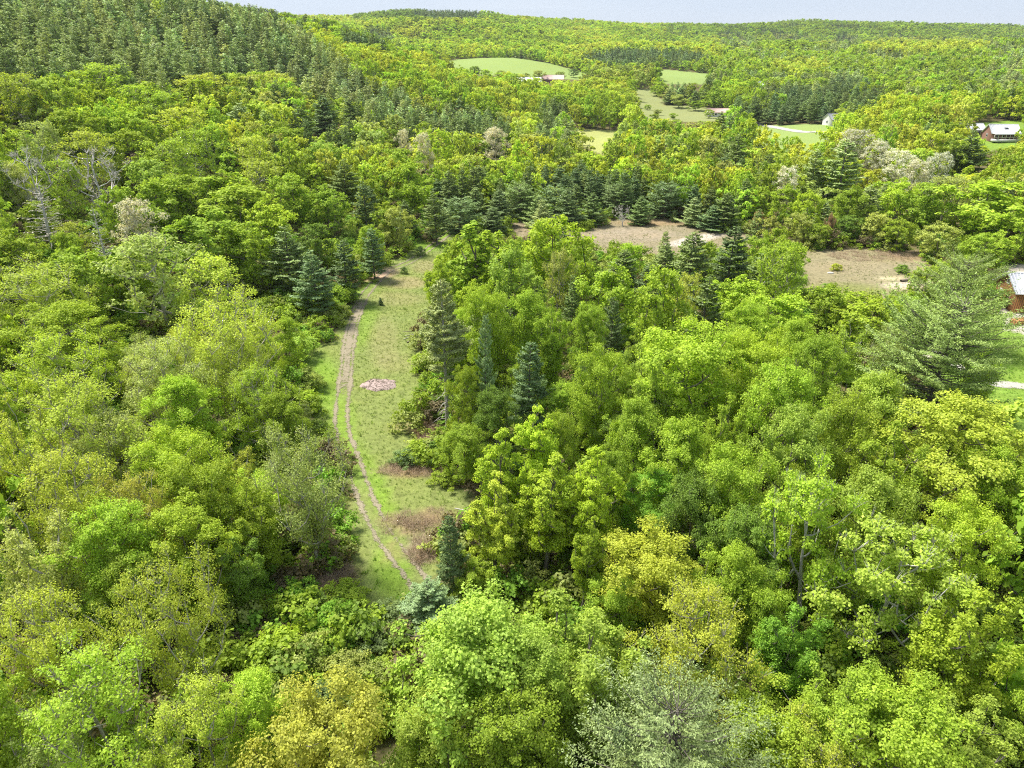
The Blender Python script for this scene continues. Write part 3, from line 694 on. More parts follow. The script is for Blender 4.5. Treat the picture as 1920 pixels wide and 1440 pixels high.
# trees one can point to: apex in the photograph, crown width there, height in metres, style, tint, own label
HAND = [
 # ---- front rows
 (300, 1068, 190, 15, 'S', 'yel', 'yellow-leaved tree with a pale straight trunk, standing over dark green gaps'), (85, 1112, 200, 15, 'S', 'yel', None), (150, 1235, 260, 14, 'S', 'yg', None), (28, 945, 230, 15, 'S', 'ol', None),
 (470, 1262, 170, 10, 'B', 'yg', None), (590, 1308, 250, 12, 'B', 'or', 'golden-green bushy tree behind the rust-brown brush hollow, front row'), (365, 1290, 190, 12, 'S', 'yel', None), (60, 1340, 220, 12, 'S', 'ol', None), (250, 1370, 200, 11, 'S', 'yel', None),
 (870, 1138, 290, 15, 'B', 'lg', 'large light green maple in the front row below the track end'), (1105, 1128, 290, 15, 'B', 'lg', 'large light green maple touching the yellow upright tree, front row'), (1000, 1180, 200, 13, 'B', 'lg', None), (980, 1300, 220, 12, 'B', 'g', None), (800, 1330, 180, 10, 'B', 'lg', None),
 (1320, 1112, 205, 13, 'S', 'yel', 'golden yellow upright tree with brown stems low in its crown'), (1260, 1322, 340, 14, 'P', 'sg', 'soft sage grey-green pine top in the very front row'), (1380, 1028, 130, 12, 'B', 'yg', None),
 (1560, 885, 180, 17, 'G', 'yg', None), (1690, 975, 240, 15, 'G', 'lg', None), (1850, 1105, 240, 14, 'B', 'yg', None), (1600, 1240, 230, 11, 'B', 'g', None), (1500, 1130, 170, 11, 'B', 'vg', None), (1700, 1300, 240, 11, 'B', 'g', None),
 (1850, 1310, 220, 11, 'B', 'lg', None), (1480, 1330, 200, 9, 'B', 'g', None), (1560, 1380, 180, 9, 'S', 'yel', None), (1400, 1250, 140, 9, 'B', 'dg', None), (1440, 1090, 120, 10, 'B', 'g', None),
 # ---- yellow poplar clump in the middle
 (1003, 748, 125, 16, 'U', 'lime', 'tallest yellow poplar of the clump, with twin pointed tops'), (945, 805, 120, 15, 'U', 'lime', None), (1112, 832, 125, 15, 'U', 'lime', None), (1030, 858, 150, 14, 'U', 'lime', None), (925, 885, 120, 13, 'U', 'yel', None),
 (1220, 995, 180, 11, 'B', 'yel', None), (1150, 1080, 110, 8, 'B', 'yg', None), (890, 1040, 110, 6, 'B', 'yg', None), (1215, 880, 120, 10, 'B', 'vg', None), (1100, 960, 90, 13, 'U', 'yg', None),
 (846, 962, 75, 10, 'P', 'bp', 'slender blue-green young pine by the lower end of the track'), (800, 1090, 120, 6, 'P', 'sg', 'low grey-green pine beside the lower end of the track'),
 # ---- big green wood on the right
 (1300, 612, 200, 17, 'B', 'yg', None), (1225, 640, 120, 16, 'B', 'lg', None), (1420, 626, 140, 16, 'B', 'yg', None), (1553, 637, 130, 16, 'B', 'g', None), (1477, 688, 145, 16, 'B', 'yg', None), (1578, 740, 140, 16, 'B', 'g', None),
 (1655, 700, 150, 16, 'B', 'lg', None), (1373, 735, 110, 15, 'B', 'yg', None), (1493, 778, 160, 16, 'B', 'lg', None), (1695, 802, 185, 16, 'B', 'g', None), (1790, 742, 250, 16, 'B', 'yel', 'wide domed yellow-green tree in front of the big pine by the lawn'),
 (1665, 888, 170, 15, 'B', 'lg', None), (1880, 840, 150, 14, 'B', 'yg', None), (1290, 790, 150, 15, 'B', 'g', None), (1200, 750, 120, 14, 'B', 'g', None), (1390, 850, 150, 14, 'B', 'g', None), (1300, 900, 140, 12, 'B', 'dg', None), (1490, 900, 110, 13, 'B', 'g', None),
 (1820, 950, 150, 13, 'B', 'yg', None), (1120, 660, 115, 15, 'B', 'yg', None), (1060, 780, 90, 13, 'B', 'g', None), (1150, 850, 90, 12, 'B', 'g', None), (1400, 960, 140, 12, 'B', 'dg', None),
 # ---- centre wood
 (820, 470, 85, 17, 'U', 'yg', 'lime green slanting tree leaning out over the meadow near the bend'), (882, 408, 110, 19, 'U', 'yg', 'tall lime green poplar on the meadow side of the wood, ragged pointed tops'), (925, 425, 90, 18, 'U', 'yg', None), (1045, 412, 130, 18, 'B', 'yg', 'dense lime green tree topping out against the brown clearing'),
 (960, 460, 90, 17, 'B', 'lg', None), (1000, 505, 85, 16, 'U', 'lg', None), (912, 540, 95, 17, 'B', 'yg', None), (985, 545, 100, 16, 'B', 'yg', None), (1033, 560, 85, 16, 'B', 'yg', None), (1143, 500, 110, 15, 'B', 'yg', None), (1250, 507, 105, 16, 'B', 'g', 'smooth pointed mid green tree rising before the pines by the brown clearing'),
 (1107, 572, 80, 13, 'B', 'yg', None), (1292, 515, 60, 13, 'S', 'or', None), (1075, 520, 45, 12, 'P', 'p', None), (1048, 470, 60, 15, 'S', 'ol', None), (905, 590, 55, 18, 'P', 'sg', None), (992, 640, 105, 14, 'P', 'bp', 'bushy blue-green pine inside the centre wood'),
 (826, 522, 100, 21, 'H', 'rp', 'tall pine with a bare grey lower trunk and broken boughs by the meadow'), (1153, 557, 60, 13, 'P', 'bp', None), (875, 690, 70, 12, 'B', 'g', None), (930, 730, 90, 11, 'B', 'dg', None), (870, 800, 90, 8, 'B', 'g', None), (940, 820, 60, 8, 'B', 'dg', None),
 (1175, 468, 85, 11, 'P', 'p', None), (1302, 434, 95, 14, 'P', 'p', None), (1378, 424, 95, 15, 'P', 'bp', 'blue-green pine between the brown clearing and the lone lime tree'), (1325, 520, 90, 14, 'P', 'p', None), (1250, 455, 70, 10, 'P', 'p', None), (1425, 475, 70, 11, 'P', 'p', None), (1215, 500, 60, 9, 'P', 'bp', None), (1248, 432, 34, 9, 'P', 'rp', None),
 (1467, 460, 100, 15, 'S', 'yg', 'lone lime tree with a dark slanting stem, before the tan clearing'), (1400, 520, 90, 11, 'B', 'yg', None), (1480, 560, 120, 11, 'B', 'yg', None), (1565, 540, 90, 10, 'B', 'g', None), (1640, 560, 130, 10, 'B', 'yg', None), (1600, 600, 110, 12, 'S', 'yg', None),
 (1500, 600, 100, 13, 'B', 'yg', None), (1700, 620, 90, 12, 'S', 'ol', None), (1410, 570, 90, 12, 'B', 'yg', None),
 (1815, 488, 150, 15, 'P', 'wp', 'spreading sage green pine behind the big one beside the wooden barn'), (1790, 562, 250, 18, 'P', 'wp', 'very wide sage green pine with forked dark trunk beside the lawn'), (1720, 560, 110, 13, 'P', 'wp', None),
 # ---- left front wood
 (400, 562, 190, 18, 'S', 'yel', 'tall yellow-green tree whose grey forked trunks show below the crown'), (110, 628, 180, 15, 'S', 'yg', None), (55, 500, 200, 15, 'S', 'yel', None), (120, 570, 190, 14, 'B', 'yg', None), (120, 715, 210, 17, 'S', 'yel', None),
 (15, 745, 160, 16, 'S', 'yel', None), (275, 645, 150, 15, 'S', 'ol', None), (325, 710, 130, 13, 'B', 'yg', None), (300, 820, 160, 13, 'B', 'yg', None), (240, 890, 150, 13, 'S', 'or', None), (560, 822, 170, 15, 'S', 'ol', 'olive thin-leaved tree with bare dark trunks above the tan reeds'),
 (375, 860, 160, 13, 'B', 'g', None), (480, 690, 120, 13, 'S', 'yg', None), (520, 735, 100, 11, 'B', 'g', None), (180, 960, 190, 13, 'B', 'yg', None), (90, 850, 190, 15, 'S', 'yel', None), (340, 960, 180, 12, 'B', 'yg', None), (455, 900, 150, 12, 'B', 'g', None), (210, 1060, 150, 10, 'B', 'g', None),
 (440, 1010, 130, 9, 'B', 'dg', None), (430, 640, 140, 14, 'S', 'yel', None), (200, 780, 150, 14, 'S', 'ol', None),
 # ---- slope to the left, middle rows
 (277, 438, 160, 17, 'S', 'ol', None), (390, 480, 120, 15, 'S', 'yel', None), (460, 420, 110, 14, 'B', 'g', None), (130, 470, 130, 13, 'B', 'g', None), (20, 440, 120, 13, 'B', 'g', None), (530, 428, 115, 14, 'P', 'p', None), (585, 470, 90, 13, 'P', 'bp', None), (640, 452, 75, 12, 'P', 'bp', 'blue-green pine standing at the meadow corner by the track bend'), (695, 428, 62, 11, 'P', 'bp', None),
 (440, 350, 150, 15, 'B', 'g', None), (400, 325, 150, 15, 'B', 'yg', None), (370, 405, 150, 14, 'B', 'g', None), (320, 262, 115, 16, 'S', 'yg', None), (360, 243, 85, 15, 'S', 'yg', None), (230, 245, 100, 15, 'B', 'g', None), (150, 243, 90, 16, 'S', 'yel', None), (70, 228, 80, 15, 'S', 'ol', None), (300, 172, 80, 15, 'S', 'yg', None),
 (20, 138, 85, 16, 'S', 'yel', None), (85, 148, 90, 16, 'B', 'lg', None), (180, 120, 110, 17, 'S', 'yg', None), (250, 160, 80, 15, 'S', 'yg', None), (375, 138, 100, 16, 'S', 'yel', None), (432, 140, 75, 15, 'B', 'g', None), (512, 136, 80, 16, 'S', 'yel', None), (480, 152, 60, 14, 'S', 'yg', None), (130, 205, 100, 14, 'B', 'g', None), (330, 203, 120, 15, 'S', 'yel', None), (245, 205, 80, 14, 'B', 'yg', None),
 (440, 193, 75, 15, 'P', 'rp', None), (560, 200, 75, 15, 'P', 'p', None), (605, 180, 60, 17, 'C', 'bp', 'tall dark blue-green spruce standing out on the wooded slope'), (540, 240, 80, 13, 'B', 'g', None), (470, 255, 80, 14, 'S', 'yel', None), (600, 265, 70, 14, 'B', 'lg', None), (480, 300, 90, 14, 'S', 'yel', None), (545, 330, 90, 14, 'B', 'g', None), (500, 380, 100, 14, 'B', 'yg', None), (610, 350, 80, 13, 'B', 'g', None),
 (640, 300, 70, 13, 'P', 'p', None), (680, 340, 60, 13, 'P', 'bp', None), (745, 280, 80, 15, 'B', 'g', None), (768, 310, 85, 15, 'B', 'g', None), (815, 360, 58, 13, 'P', 'p', None), (740, 390, 60, 11, 'B', 'ol', None), (760, 375, 50, 10, 'P', 'p', None), (590, 420, 70, 12, 'B', 'dg', None),
 (65, 345, 90, 14, 'K', 'grey', 'leaning dead conifer with grey-pink twigs on the wooded slope'), (165, 275, 110, 17, 'D', 'grey', 'tall bare grey tree with forked limbs on the wooded slope'), (172, 385, 50, 14, 'K', 'grey', 'thin spiky dead trunk standing among the slope trees'), (45, 275, 90, 16, 'D', 'grey', 'bare grey branching tree near the picture edge on the slope'),
 (248, 375, 80, 13, 'S', 'pale', None), (205, 352, 60, 13, 'B', 'yg', None), (290, 340, 110, 14, 'B', 'g', None), (340, 330, 90, 14, 'B', 'g', None), (110, 300, 80, 13, 'S', 'yg', None), (280, 300, 90, 14, 'B', 'lg', None),
 # ---- dark young pines round the clearings
 (860, 372, 60, 9, 'C', 'bp', None), (890, 352, 60, 10, 'C', 'p', None), (925, 388, 55, 8, 'C', 'bp', None), (935, 355, 58, 10, 'C', 'bp', None), (975, 345, 60, 10, 'C', 'p', None), (1012, 366, 55, 9, 'C', 'p', None), (1040, 350, 55, 10, 'C', 'bp', None), (1066, 352, 55, 11, 'C', 'bp', None), (1115, 362, 50, 9, 'C', 'p', 'round young pine standing alone on the brown clearing edge, beside the bare shrub'),
 (1203, 368, 46, 8, 'C', 'p', 'round young pine on the brown clearing just past the bare shrub'), (1252, 343, 52, 10, 'C', 'bp', None), (1302, 370, 46, 8, 'C', 'rp', None), (1365, 362, 62, 10, 'C', 'p', None), (1340, 385, 50, 7, 'C', 'bp', None), (1150, 318, 52, 12, 'P', 'bp', None), (1092, 300, 52, 12, 'P', 'bp', None), (1050, 310, 52, 12, 'P', 'bp', None), (1016, 375, 46, 9, 'C', 'rp', None),
 (990, 300, 52, 12, 'P', 'p', None), (900, 310, 52, 12, 'P', 'p', None), (840, 320, 55, 13, 'P', 'p', None), (1160, 345, 46, 9, 'C', 'bp', None), (1195, 330, 46, 11, 'P', 'bp', None), (1265, 395, 16, 3.2, 'C', 'p', 'tiny young pine alone in the brown clearing'), (1170, 385, 34, 6, 'D', 'grey', 'small leafless shrubby tree between two round pines'),
 (1423, 400, 30, 5, 'L', 'rust', 'rusty bare-looking bush between pines and tan clearing'), (1558, 405, 24, 7, 'L', 'rust', 'tall rust-red dead bush at the wood edge behind the tan clearing'), (713, 556, 13, 1.7, 'C', 'bp', 'tiny dark young pine alone in the meadow beside the track'),
 # ---- beyond, right
 (1362, 290, 50, 13, 'P', 'bp', None), (1440, 288, 52, 14, 'P', 'p', None), (1592, 262, 95, 19, 'P', 'rp', 'very tall olive-green pine before the pale budding trees'), (1530, 280, 60, 16, 'P', 'rp', None), (1830, 248, 70, 17, 'P', 'p', 'tall dark pine directly below the porch house'), (1480, 312, 50, 13, 'S', 'pale', None), (1612, 243, 72, 16, 'S', 'pale', 'pale cream budding tree behind the tall olive pine'),
 (1690, 280, 62, 14, 'S', 'pale', None), (1650, 262, 50, 14, 'S', 'pale', None), (1720, 300, 60, 13, 'S', 'pale', None), (1770, 285, 50, 13, 'S', 'pale', None), (1870, 345, 160, 15, 'B', 'yg', 'broad layered lime tree at the wood edge before the wooden barn'), (1785, 330, 90, 14, 'S', 'ol', None), (1740, 345, 80, 13, 'B', 'g', None), (1690, 335, 70, 13, 'B', 'yg', None), (1600, 350, 70, 12, 'B', 'g', None),
 (1640, 345, 60, 12, 'P', 'rp', None), (1480, 350, 60, 12, 'B', 'yg', None), (1520, 360, 60, 12, 'B', 'yg', None), (1900, 400, 90, 11, 'B', 'yg', None), (1650, 400, 60, 8, 'B', 'ol', None), (1690, 410, 60, 8, 'B', 'g', None), (1600, 405, 60, 7, 'B', 'dg', None), (1500, 400, 50, 8, 'B', 'ol', None), (1540, 420, 50, 6, 'B', 'g', None), (1770, 420, 70, 9, 'B', 'ol', None), (1860, 440, 90, 9, 'B', 'g', None),
 (795, 250, 38, 17, 'S', 'pale', 'narrow pale cream budding tree on the lower slope'), (930, 238, 52, 17, 'S', 'pale', 'broad pale budding tree standing over the dark young pines'), (755, 243, 26, 13, 'S', 'pale', None), (1692, 190, 62, 14, 'B', 'yg', None), (1640, 200, 60, 14, 'B', 'yel', None), (1720, 195, 50, 13, 'B', 'g', None),
 (1252, 172, 30, 9, 'B', 'ol', None), (1232, 160, 26, 9, 'B', 'g', None), (1275, 178, 34, 10, 'B', 'ol', None), (1305, 188, 30, 8, 'B', 'g', None), (1215, 196, 16, 4, 'B', 'g', None), (1232, 205, 18, 4, 'B', 'ol', None), (1263, 212, 16, 4, 'B', 'yg', None),
 (1200, 212, 22, 8, 'B', 'ol', None), (1228, 214, 22, 9, 'B', 'g', None), (1330, 205, 20, 6, 'B', 'yg', None), (1075, 128, 18, 9, 'B', 'bp', None), (1012, 132, 24, 10, 'B', 'ol', None), (890, 124, 26, 9, 'B', 'dg', None), (1050, 134, 22, 8, 'B', 'ol', None), (940, 132, 26, 8, 'B', 'ol', None), (1000, 146, 22, 10, 'B', 'g', None),
 # ---- shrubs round the meadow
 (545, 632, 95, 3.6, 'L', 'lg', 'rounded light green bush where the meadow widens toward the track'), (575, 692, 60, 3.2, 'L', 'ol', None), (600, 560, 70, 3.5, 'L', 'g', None), (625, 535, 70, 4.2, 'L', 'yg', None), (540, 1090, 90, 2.6, 'L', 'vg', None), (620, 1140, 110, 2.6, 'L', 'vg', None), (645, 1100, 90, 1.6, 'L', 'g', None), (575, 1200, 100, 3, 'L', 'ol', None),
 (520, 1190, 90, 3, 'L', 'yg', None), (490, 1130, 70, 2.5, 'L', 'g', None), (690, 1180, 110, 2.5, 'L', 'sg', None), (740, 1140, 100, 2.5, 'L', 'sg', None), (640, 1230, 100, 2.5, 'L', 'ol', None), (600, 1290, 90, 3, 'L', 'sg', None), (780, 830, 70, 2.5, 'L', 'g', None), (815, 830, 60, 2.4, 'L', 'dg', None), (760, 845, 50, 2.0, 'L', 'sg', None),
 (840, 885, 60, 1.6, 'L', 'g', None), (700, 1250, 90, 2.5, 'L', 'ol', None), (720, 1310, 100, 2.6, 'L', 'g', None), (788, 462, 20, 2.2, 'L', 'sg', None), (757, 500, 16, 1.6, 'L', 'sg', None), (806, 518, 16, 1.6, 'L', 'sg', None), (1695, 497, 26, 1.8, 'L', 'dg', None), (1725, 505, 20, 1.5, 'L', 'dg', None), (1570, 494, 20, 1.6, 'L', 'yel', 'small yellow bush alone on the tan clearing'),
]
rnd = random.Random(5)
placed = []      # dicts
for (px, py, wpx, Ht, st, tn, lab) in HAND:
    p = hit(px, py, Ht * 0.97)
    if p is None: continue
    d = (p + np.array([0, 0, Ht * 0.6]) - CAM) @ FWD
    R = 0.5 * wpx * d / FPX * (1.18 if st == 'C' and wpx > 30 else 1.0)
    placed.append(dict(p=p, H=Ht, R=R, st=st, tn=tn, label=lab, px=px, py=py, wpx=wpx, d=d, hand=True))

# ------------------------------------------------------------------ the rest of the woods
def region(px, py):
    """odds of each (style, tint) by where in the landscape a tree grows"""
    def el_(cx, cy, rx, ry): return ((px - cx) / rx) ** 2 + ((py - cy) / ry) ** 2 < 1
    ridge = [(-400, -200), (380, -200), (500, 15), (560, 45), (640, 110), (700, 150), (700, 190), (620, 175), (540, 140), (480, 120), (330, 150), (250, 140), (100, 130), (-400, 150)]
    if inside(np.array([px]), np.array([py]), ridge)[0]: return [('P', 'rp', 10), ('P', 'p', 5), ('B', 'ol', .5), ('B', 'yg', .4)]
    if el_(840, 22, 70, 9) or el_(1210, 100, 120, 16) or el_(690, 65, 50, 14): return [('P', 'bp', 6), ('P', 'p', 4), ('B', 'g', 1)]
    if el_(830, 205, 90, 30) or el_(1035, 215, 40, 40) or el_(710, 180, 60, 30) or el_(900, 225, 60, 20): return [('P', 'p', 6), ('P', 'rp', 2), ('B', 'yg', 2)]
    if el_(1530, 45, 120, 9): return [('P', 'p', 3), ('B', 'g', 3), ('B', 'dg', 3)]
    if py < 30 and 660 < px < 880: return [('B', 'dg', 5), ('B', 'g', 3), ('P', 'p', 1)]
    if py < 62 and px > 1250: return [('B', 'g', 5), ('B', 'dg', 2), ('B', 'yg', 2), ('P', 'bp', 1.6), ('P', 'p', 1)]
    if py < 110 and px < 1350: return [('B', 'yel', 6), ('B', 'yg', 5), ('B', 'g', 1.5), ('P', 'p', .5)]
    if py < 130 and px >= 1350:
        if el_(1740, 78, 120, 12) or el_(1500, 115, 60, 12): return [('B', 'yel', 8), ('B', 'yg', 2)]
        return [('B', 'g', 3), ('B', 'yg', 2.5), ('P', 'rp', 3), ('P', 'p', 3), ('B', 'ol', 2)]
    if py < 215 and px >= 1250:
        if el_(1600, 165, 60, 25) or el_(1480, 185, 110, 30): return [('P', 'p', 5), ('P', 'bp', 4), ('B', 'g', 2), ('B', 'yg', 1.5)]
        if px > 1560 and py > 165: return [('B', 'yel', 6), ('B', 'yg', 3), ('B', 'or', 1.5)]
        return [('P', 'rp', 4), ('P', 'p', 2), ('B', 'g', 3), ('B', 'yg', 2), ('B', 'ol', 2)]
    if py < 305 and 640 < px < 1250: return [('B', 'yg', 5), ('B', 'yel', 4), ('B', 'ol', 3), ('B', 'g', 1.5), ('P', 'p', 1.2)]
    if py < 330 and px >= 1200: return [('B', 'yg', 4), ('B', 'yel', 3), ('B', 'g', 2.5), ('B', 'or', 1), ('S', 'ol', 1), ('P', 'p', 1)]
    if py < 420 and 820 < px < 1440: return [('P', 'bp', 3), ('P', 'p', 3), ('B', 'yg', 3), ('B', 'g', 2), ('B', 'ol', 1)]
    if py < 330 and px < 800: return [('B', 'yg', 4), ('B', 'g', 4), ('S', 'yel', 3), ('S', 'ol', 2), ('P', 'p', 1.5)]
    if py < 480 and px >= 1440: return [('B', 'g', 4), ('B', 'ol', 3), ('P', 'rp', 2), ('S', 'ol', 1), ('B', 'yg', 2)]
    if px < 700 and py < 540: return [('B', 'g', 5), ('B', 'yg', 3), ('S', 'yel', 2), ('P', 'bp', 1.3)]
    if px < 700: return [('S', 'yel', 4), ('B', 'g', 2), ('S', 'ol', 2), ('B', 'yg', 4)]
    if py < 640: return [('B', 'yg', 4), ('B', 'g', 3), ('P', 'p', 1.5), ('B', 'lg', 1)]
    return [('B', 'g', 5), ('B', 'yg', 2.5), ('B', 'lg', 2), ('B', 'dg', 2), ('B', 'vg', 1.5)]

def pick(opts, r):
    s = sum(o[2] for o in opts); r *= s
    for o in opts:
        r -= o[2]
        if r <= 0: return o
    return opts[-1]

rng = np.random.default_rng(77)
bands = [(12, 250, 4.8), (250, 560, 7.4), (560, 1150, 9.2), (1150, 3100, 12.5)]
cand = []
for y0, y1, st in bands:
    gx = np.arange(-0.84 * y1 - 30, 0.84 * y1 + 30, st); gy = np.arange(y0, y1, st)
    X, Y = np.meshgrid(gx, gy)
    X = X + rng.uniform(-0.42, 0.42, X.shape) * st; Y = Y + rng.uniform(-0.42, 0.42, Y.shape) * st
    k = np.abs(X) < 0.80 * Y + 22
    cand.append(np.stack([X[k], Y[k], np.full(k.sum(), st)], 1))
cand = np.concatenate(cand)
zc = height(cand[:, 0], cand[:, 1])
hx = np.array([t['p'][0] for t in placed]); hy = np.array([t['p'][1] for t in placed]); hR = np.array([t['R'] for t in placed]); hH = np.array([t['H'] for t in placed])
hpx = np.array([t['px'] for t in placed]); hpy = np.array([t['py'] for t in placed]); hw = np.array([t['wpx'] for t in placed]); hd = np.array([t['d'] for t in placed])
slim = np.array([t['tn'] == 'pale' or t['st'] in 'DKH' or (t['label'] is not None and t['st'] in 'PC') for t in placed]); vis = np.array([0.62 * t['H'] * FPX / t['d'] for t in placed])
small = np.array([t['st'] == 'L' or t['H'] < 4 for t in placed])
Hc = rng.uniform(9.5, 18.5, len(cand))
Hc = np.where(cand[:, 1] < 250, rng.uniform(8, 14, len(cand)), Hc)
base3 = np.stack([cand[:, 0], cand[:, 1], zc], 1)
top3 = base3 + np.stack([0 * Hc, 0 * Hc, Hc], 1)
bx, by, bd = project(base3 + [0, 0, 0.3]); tx, ty, td = project(top3); mx, my, md = project(base3 + np.stack([0 * Hc, 0 * Hc, Hc * 0.6], 1))
Rp = 0.5 * cand[:, 2] * 1.05 * FPX / md
ok = (td > 5) & (tx > -160) & (tx < W0 + 160) & (ty < H0 + 420)
# keep out of open ground, and keep open ground in sight
for poly, y0, y1, see, sort in OPEN:
    g = inside(bx, by, poly) & (cand[:, 1] > y0) & (cand[:, 1] < y1)
    ok &= ~g
    front = cand[:, 1] < y1
    s_ = np.zeros(len(cand), bool)
    for qx, qy in ((tx, ty), (mx, my), (mx - Rp * 0.8, my), (mx + Rp * 0.8, my), (bx, by), (mx, 0.5 * (my + by)), (tx, 0.5 * (ty + my))):
        s_ |= inside(qx, qy, see)
    ok &= ~(s_ & front)
idx = np.nonzero(ok)[0]
keep = []
for i_ in idx:
    if cand[i_, 1] < 420:
        dw = np.hypot(hx - cand[i_, 0], hy - cand[i_, 1])
        if (dw < np.where(small, hR + 1.0, 0.62 * hR + 1.6)).any(): continue
        # not in front of the upper crown of a tree one can point to
        infr = hd > md[i_] + 1.0
        ex = (tx[i_] - hpx) / (0.5 * hw + 0.6 * Rp[i_]); ey = (ty[i_] - (hpy + 0.45 * hw)) / (0.62 * hw)
        if cand[i_, 1] < 210 and (infr & (ex * ex + ey * ey < 1) & ~(small & (hw < 10))).any(): continue
        if (infr & slim & (np.abs(tx[i_] - hpx) < 0.5 * hw + 0.75 * Rp[i_]) & (ty[i_] < hpy + vis) & (by[i_] > hpy)).any(): continue
    keep.append(i_)
fill = []
for i_ in keep:
    wx, wy = cand[i_, 0], cand[i_, 1]
    # neighbouring trees tend to be of one kind
    patch = 0.5 + 0.5 * math.sin(wx * 0.045 + 1.7 * math.sin(wy * 0.03)) * math.cos(wy * 0.038 + 1.1 * math.sin(wx * 0.05))
    if wy > 450: patch = 0.5 + 0.5 * math.sin(wx * 0.021 + 2.2 * math.sin(wy * 0.013)) * math.cos(wy * 0.016 + 1.7 * math.sin(wx * 0.017))
    kp = 0.8 if wy > 450 else 0.55
    r_ = (kp * patch + (1 - kp) * rng.uniform()) if wy > 200 else rng.uniform()
    o = pick(region(tx[i_], ty[i_]), min(max((r_ - 0.5) * 1.25 + 0.5, 0), 0.999) if wy > 200 else r_)
    ridge_ = o[0] == 'P' and wy > 230 and tx[i_] < 800
    fill.append(dict(p=base3[i_], H=Hc[i_] * 0.4 + 12.5 if ridge_ else Hc[i_], R=(1.15 if ridge_ else 1.0) * 0.5 * cand[i_, 2] * (rng.uniform(1.0, 1.45) if cand[i_, 1] < 250 else rng.uniform(0.78, 1.4)), st=o[0], tn=o[1], label=None, px=tx[i_], py=ty[i_], wpx=2 * Rp[i_], d=md[i_], hand=False))

def kindof(t): return STYLE[t['st']][0]
single = list(placed)
rest = []
room = {'broadleaf_tree': 300, 'pine_tree': 300}
for t in placed:
    if kindof(t) in room: room[kindof(t)] -= 1
for t in sorted(fill, key=lambda t: t['d'] / (1 if t['py'] < H0 + 40 and -40 < t['px'] < W0 + 40 else 0.3)):
    k = kindof(t)
    if k in room and room[k] > 0: room[k] -= 1; single.append(t)
    else: rest.append(t)

# ------------------------------------------------------------------ wording that singles each tree out
MARKS = [('the wooden barn', 1900, 560), ('the brown clearing', 1200, 430), ('the tan clearing', 1610, 510), ('the stick pile', 710, 722), ('the bend of the track', 690, 530), ('the track end', 797, 1103),
         ('the yellow poplar clump', 1020, 880), ('the golden yellow upright tree', 1320, 1200), ('the limb-baring maple', 1560, 960), ('the big pine by the lawn', 1790, 650), ('the half-bare tall pine', 830, 660),
         ('the bare forked slope tree', 165, 340), ('the dark slope spruce', 605, 215), ('the porch house', 1880, 255), ('the grassy mound', 1130, 240), ('the olive giant pine', 1592, 300), ('the pale trees', 1690, 300),
         ('the tan reed patch', 610, 1090), ('the twin light maples', 990, 1200), ('the grey-trunked yellow tree', 400, 680), ('the lone lime tree', 1467, 500), ('the pale slope tree', 795, 280), ('the leaning dead conifer', 80, 410),
         ('the pale-trunked yellow tree', 300, 1150), ('the middle of the pine ridge', 300, 80), ('the crest of the pine ridge', 470, 20), ('the foot of the pine ridge', 560, 140), ('the top corner of the pine ridge', 40, 20), ('the hilltop field', 960, 120), ('the gravel stretch of track', 652, 650), ('the young pine row', 1000, 370), ('the blue-green inner pine', 992, 690),
         ('the domed yellow-green tree', 1790, 850), ('the sage pine top', 1260, 1400), ('the pale twin-topped poplar', 882, 450), ('the white-roofed house', 1835, 200), ('the lawn edge', 1880, 790), ('the meadow bush', 545, 660)]
ORD = ['first', 'second', 'third', 'fourth', 'fifth', 'sixth', 'seventh', 'eighth', 'ninth', 'tenth', 'eleventh', 'twelfth', 'thirteenth', 'fourteenth', 'fifteenth', 'sixteenth', 'seventeenth', 'eighteenth', 'nineteenth', 'twentieth',
       'twenty-first', 'twenty-second', 'twenty-third', 'twenty-fourth', 'twenty-fifth', 'twenty-sixth', 'twenty-seventh', 'twenty-eighth', 'twenty-ninth', 'thirtieth'] + [a + '-' + b for a in ('thirty', 'forty', 'fifty', 'sixty') for b in ('first', 'second', 'third', 'fourth', 'fifth', 'sixth', 'seventh', 'eighth', 'ninth')]
buckets = {}
for t in single:
    if t['label']: continue
    ds = [(math.hypot(t['px'] - m[1], (t['py'] + 30 - m[2]) * 1.2), m) for m in MARKS]
    ds.sort(key=lambda q: q[0]); dd, mk = ds[0]
    ang = math.degrees(math.atan2(mk[2] - t['py'] - 30, abs(t['px'] - mk[1])))
    rel = 'beyond' if ang > 38 else ('in front of' if ang < -38 else 'beside')
    t['rank'] = dd
    buckets.setdefault((t['st'], t['tn'], rel, mk[0]), []).append(t)
for (st, tn, rel, mk), ts in buckets.items():
    ts.sort(key=lambda t: t['rank'])
    for i_, t in enumerate(ts):
        t['label'] = STYLE[st][1].format(WORD[tn]) + ' ' + rel + ' ' + mk + ((', ' + ORD[min(i_, 64)] + ' out') if len(ts) > 1 else '')
        t['label'] = t['label'].replace('  ', ' ')

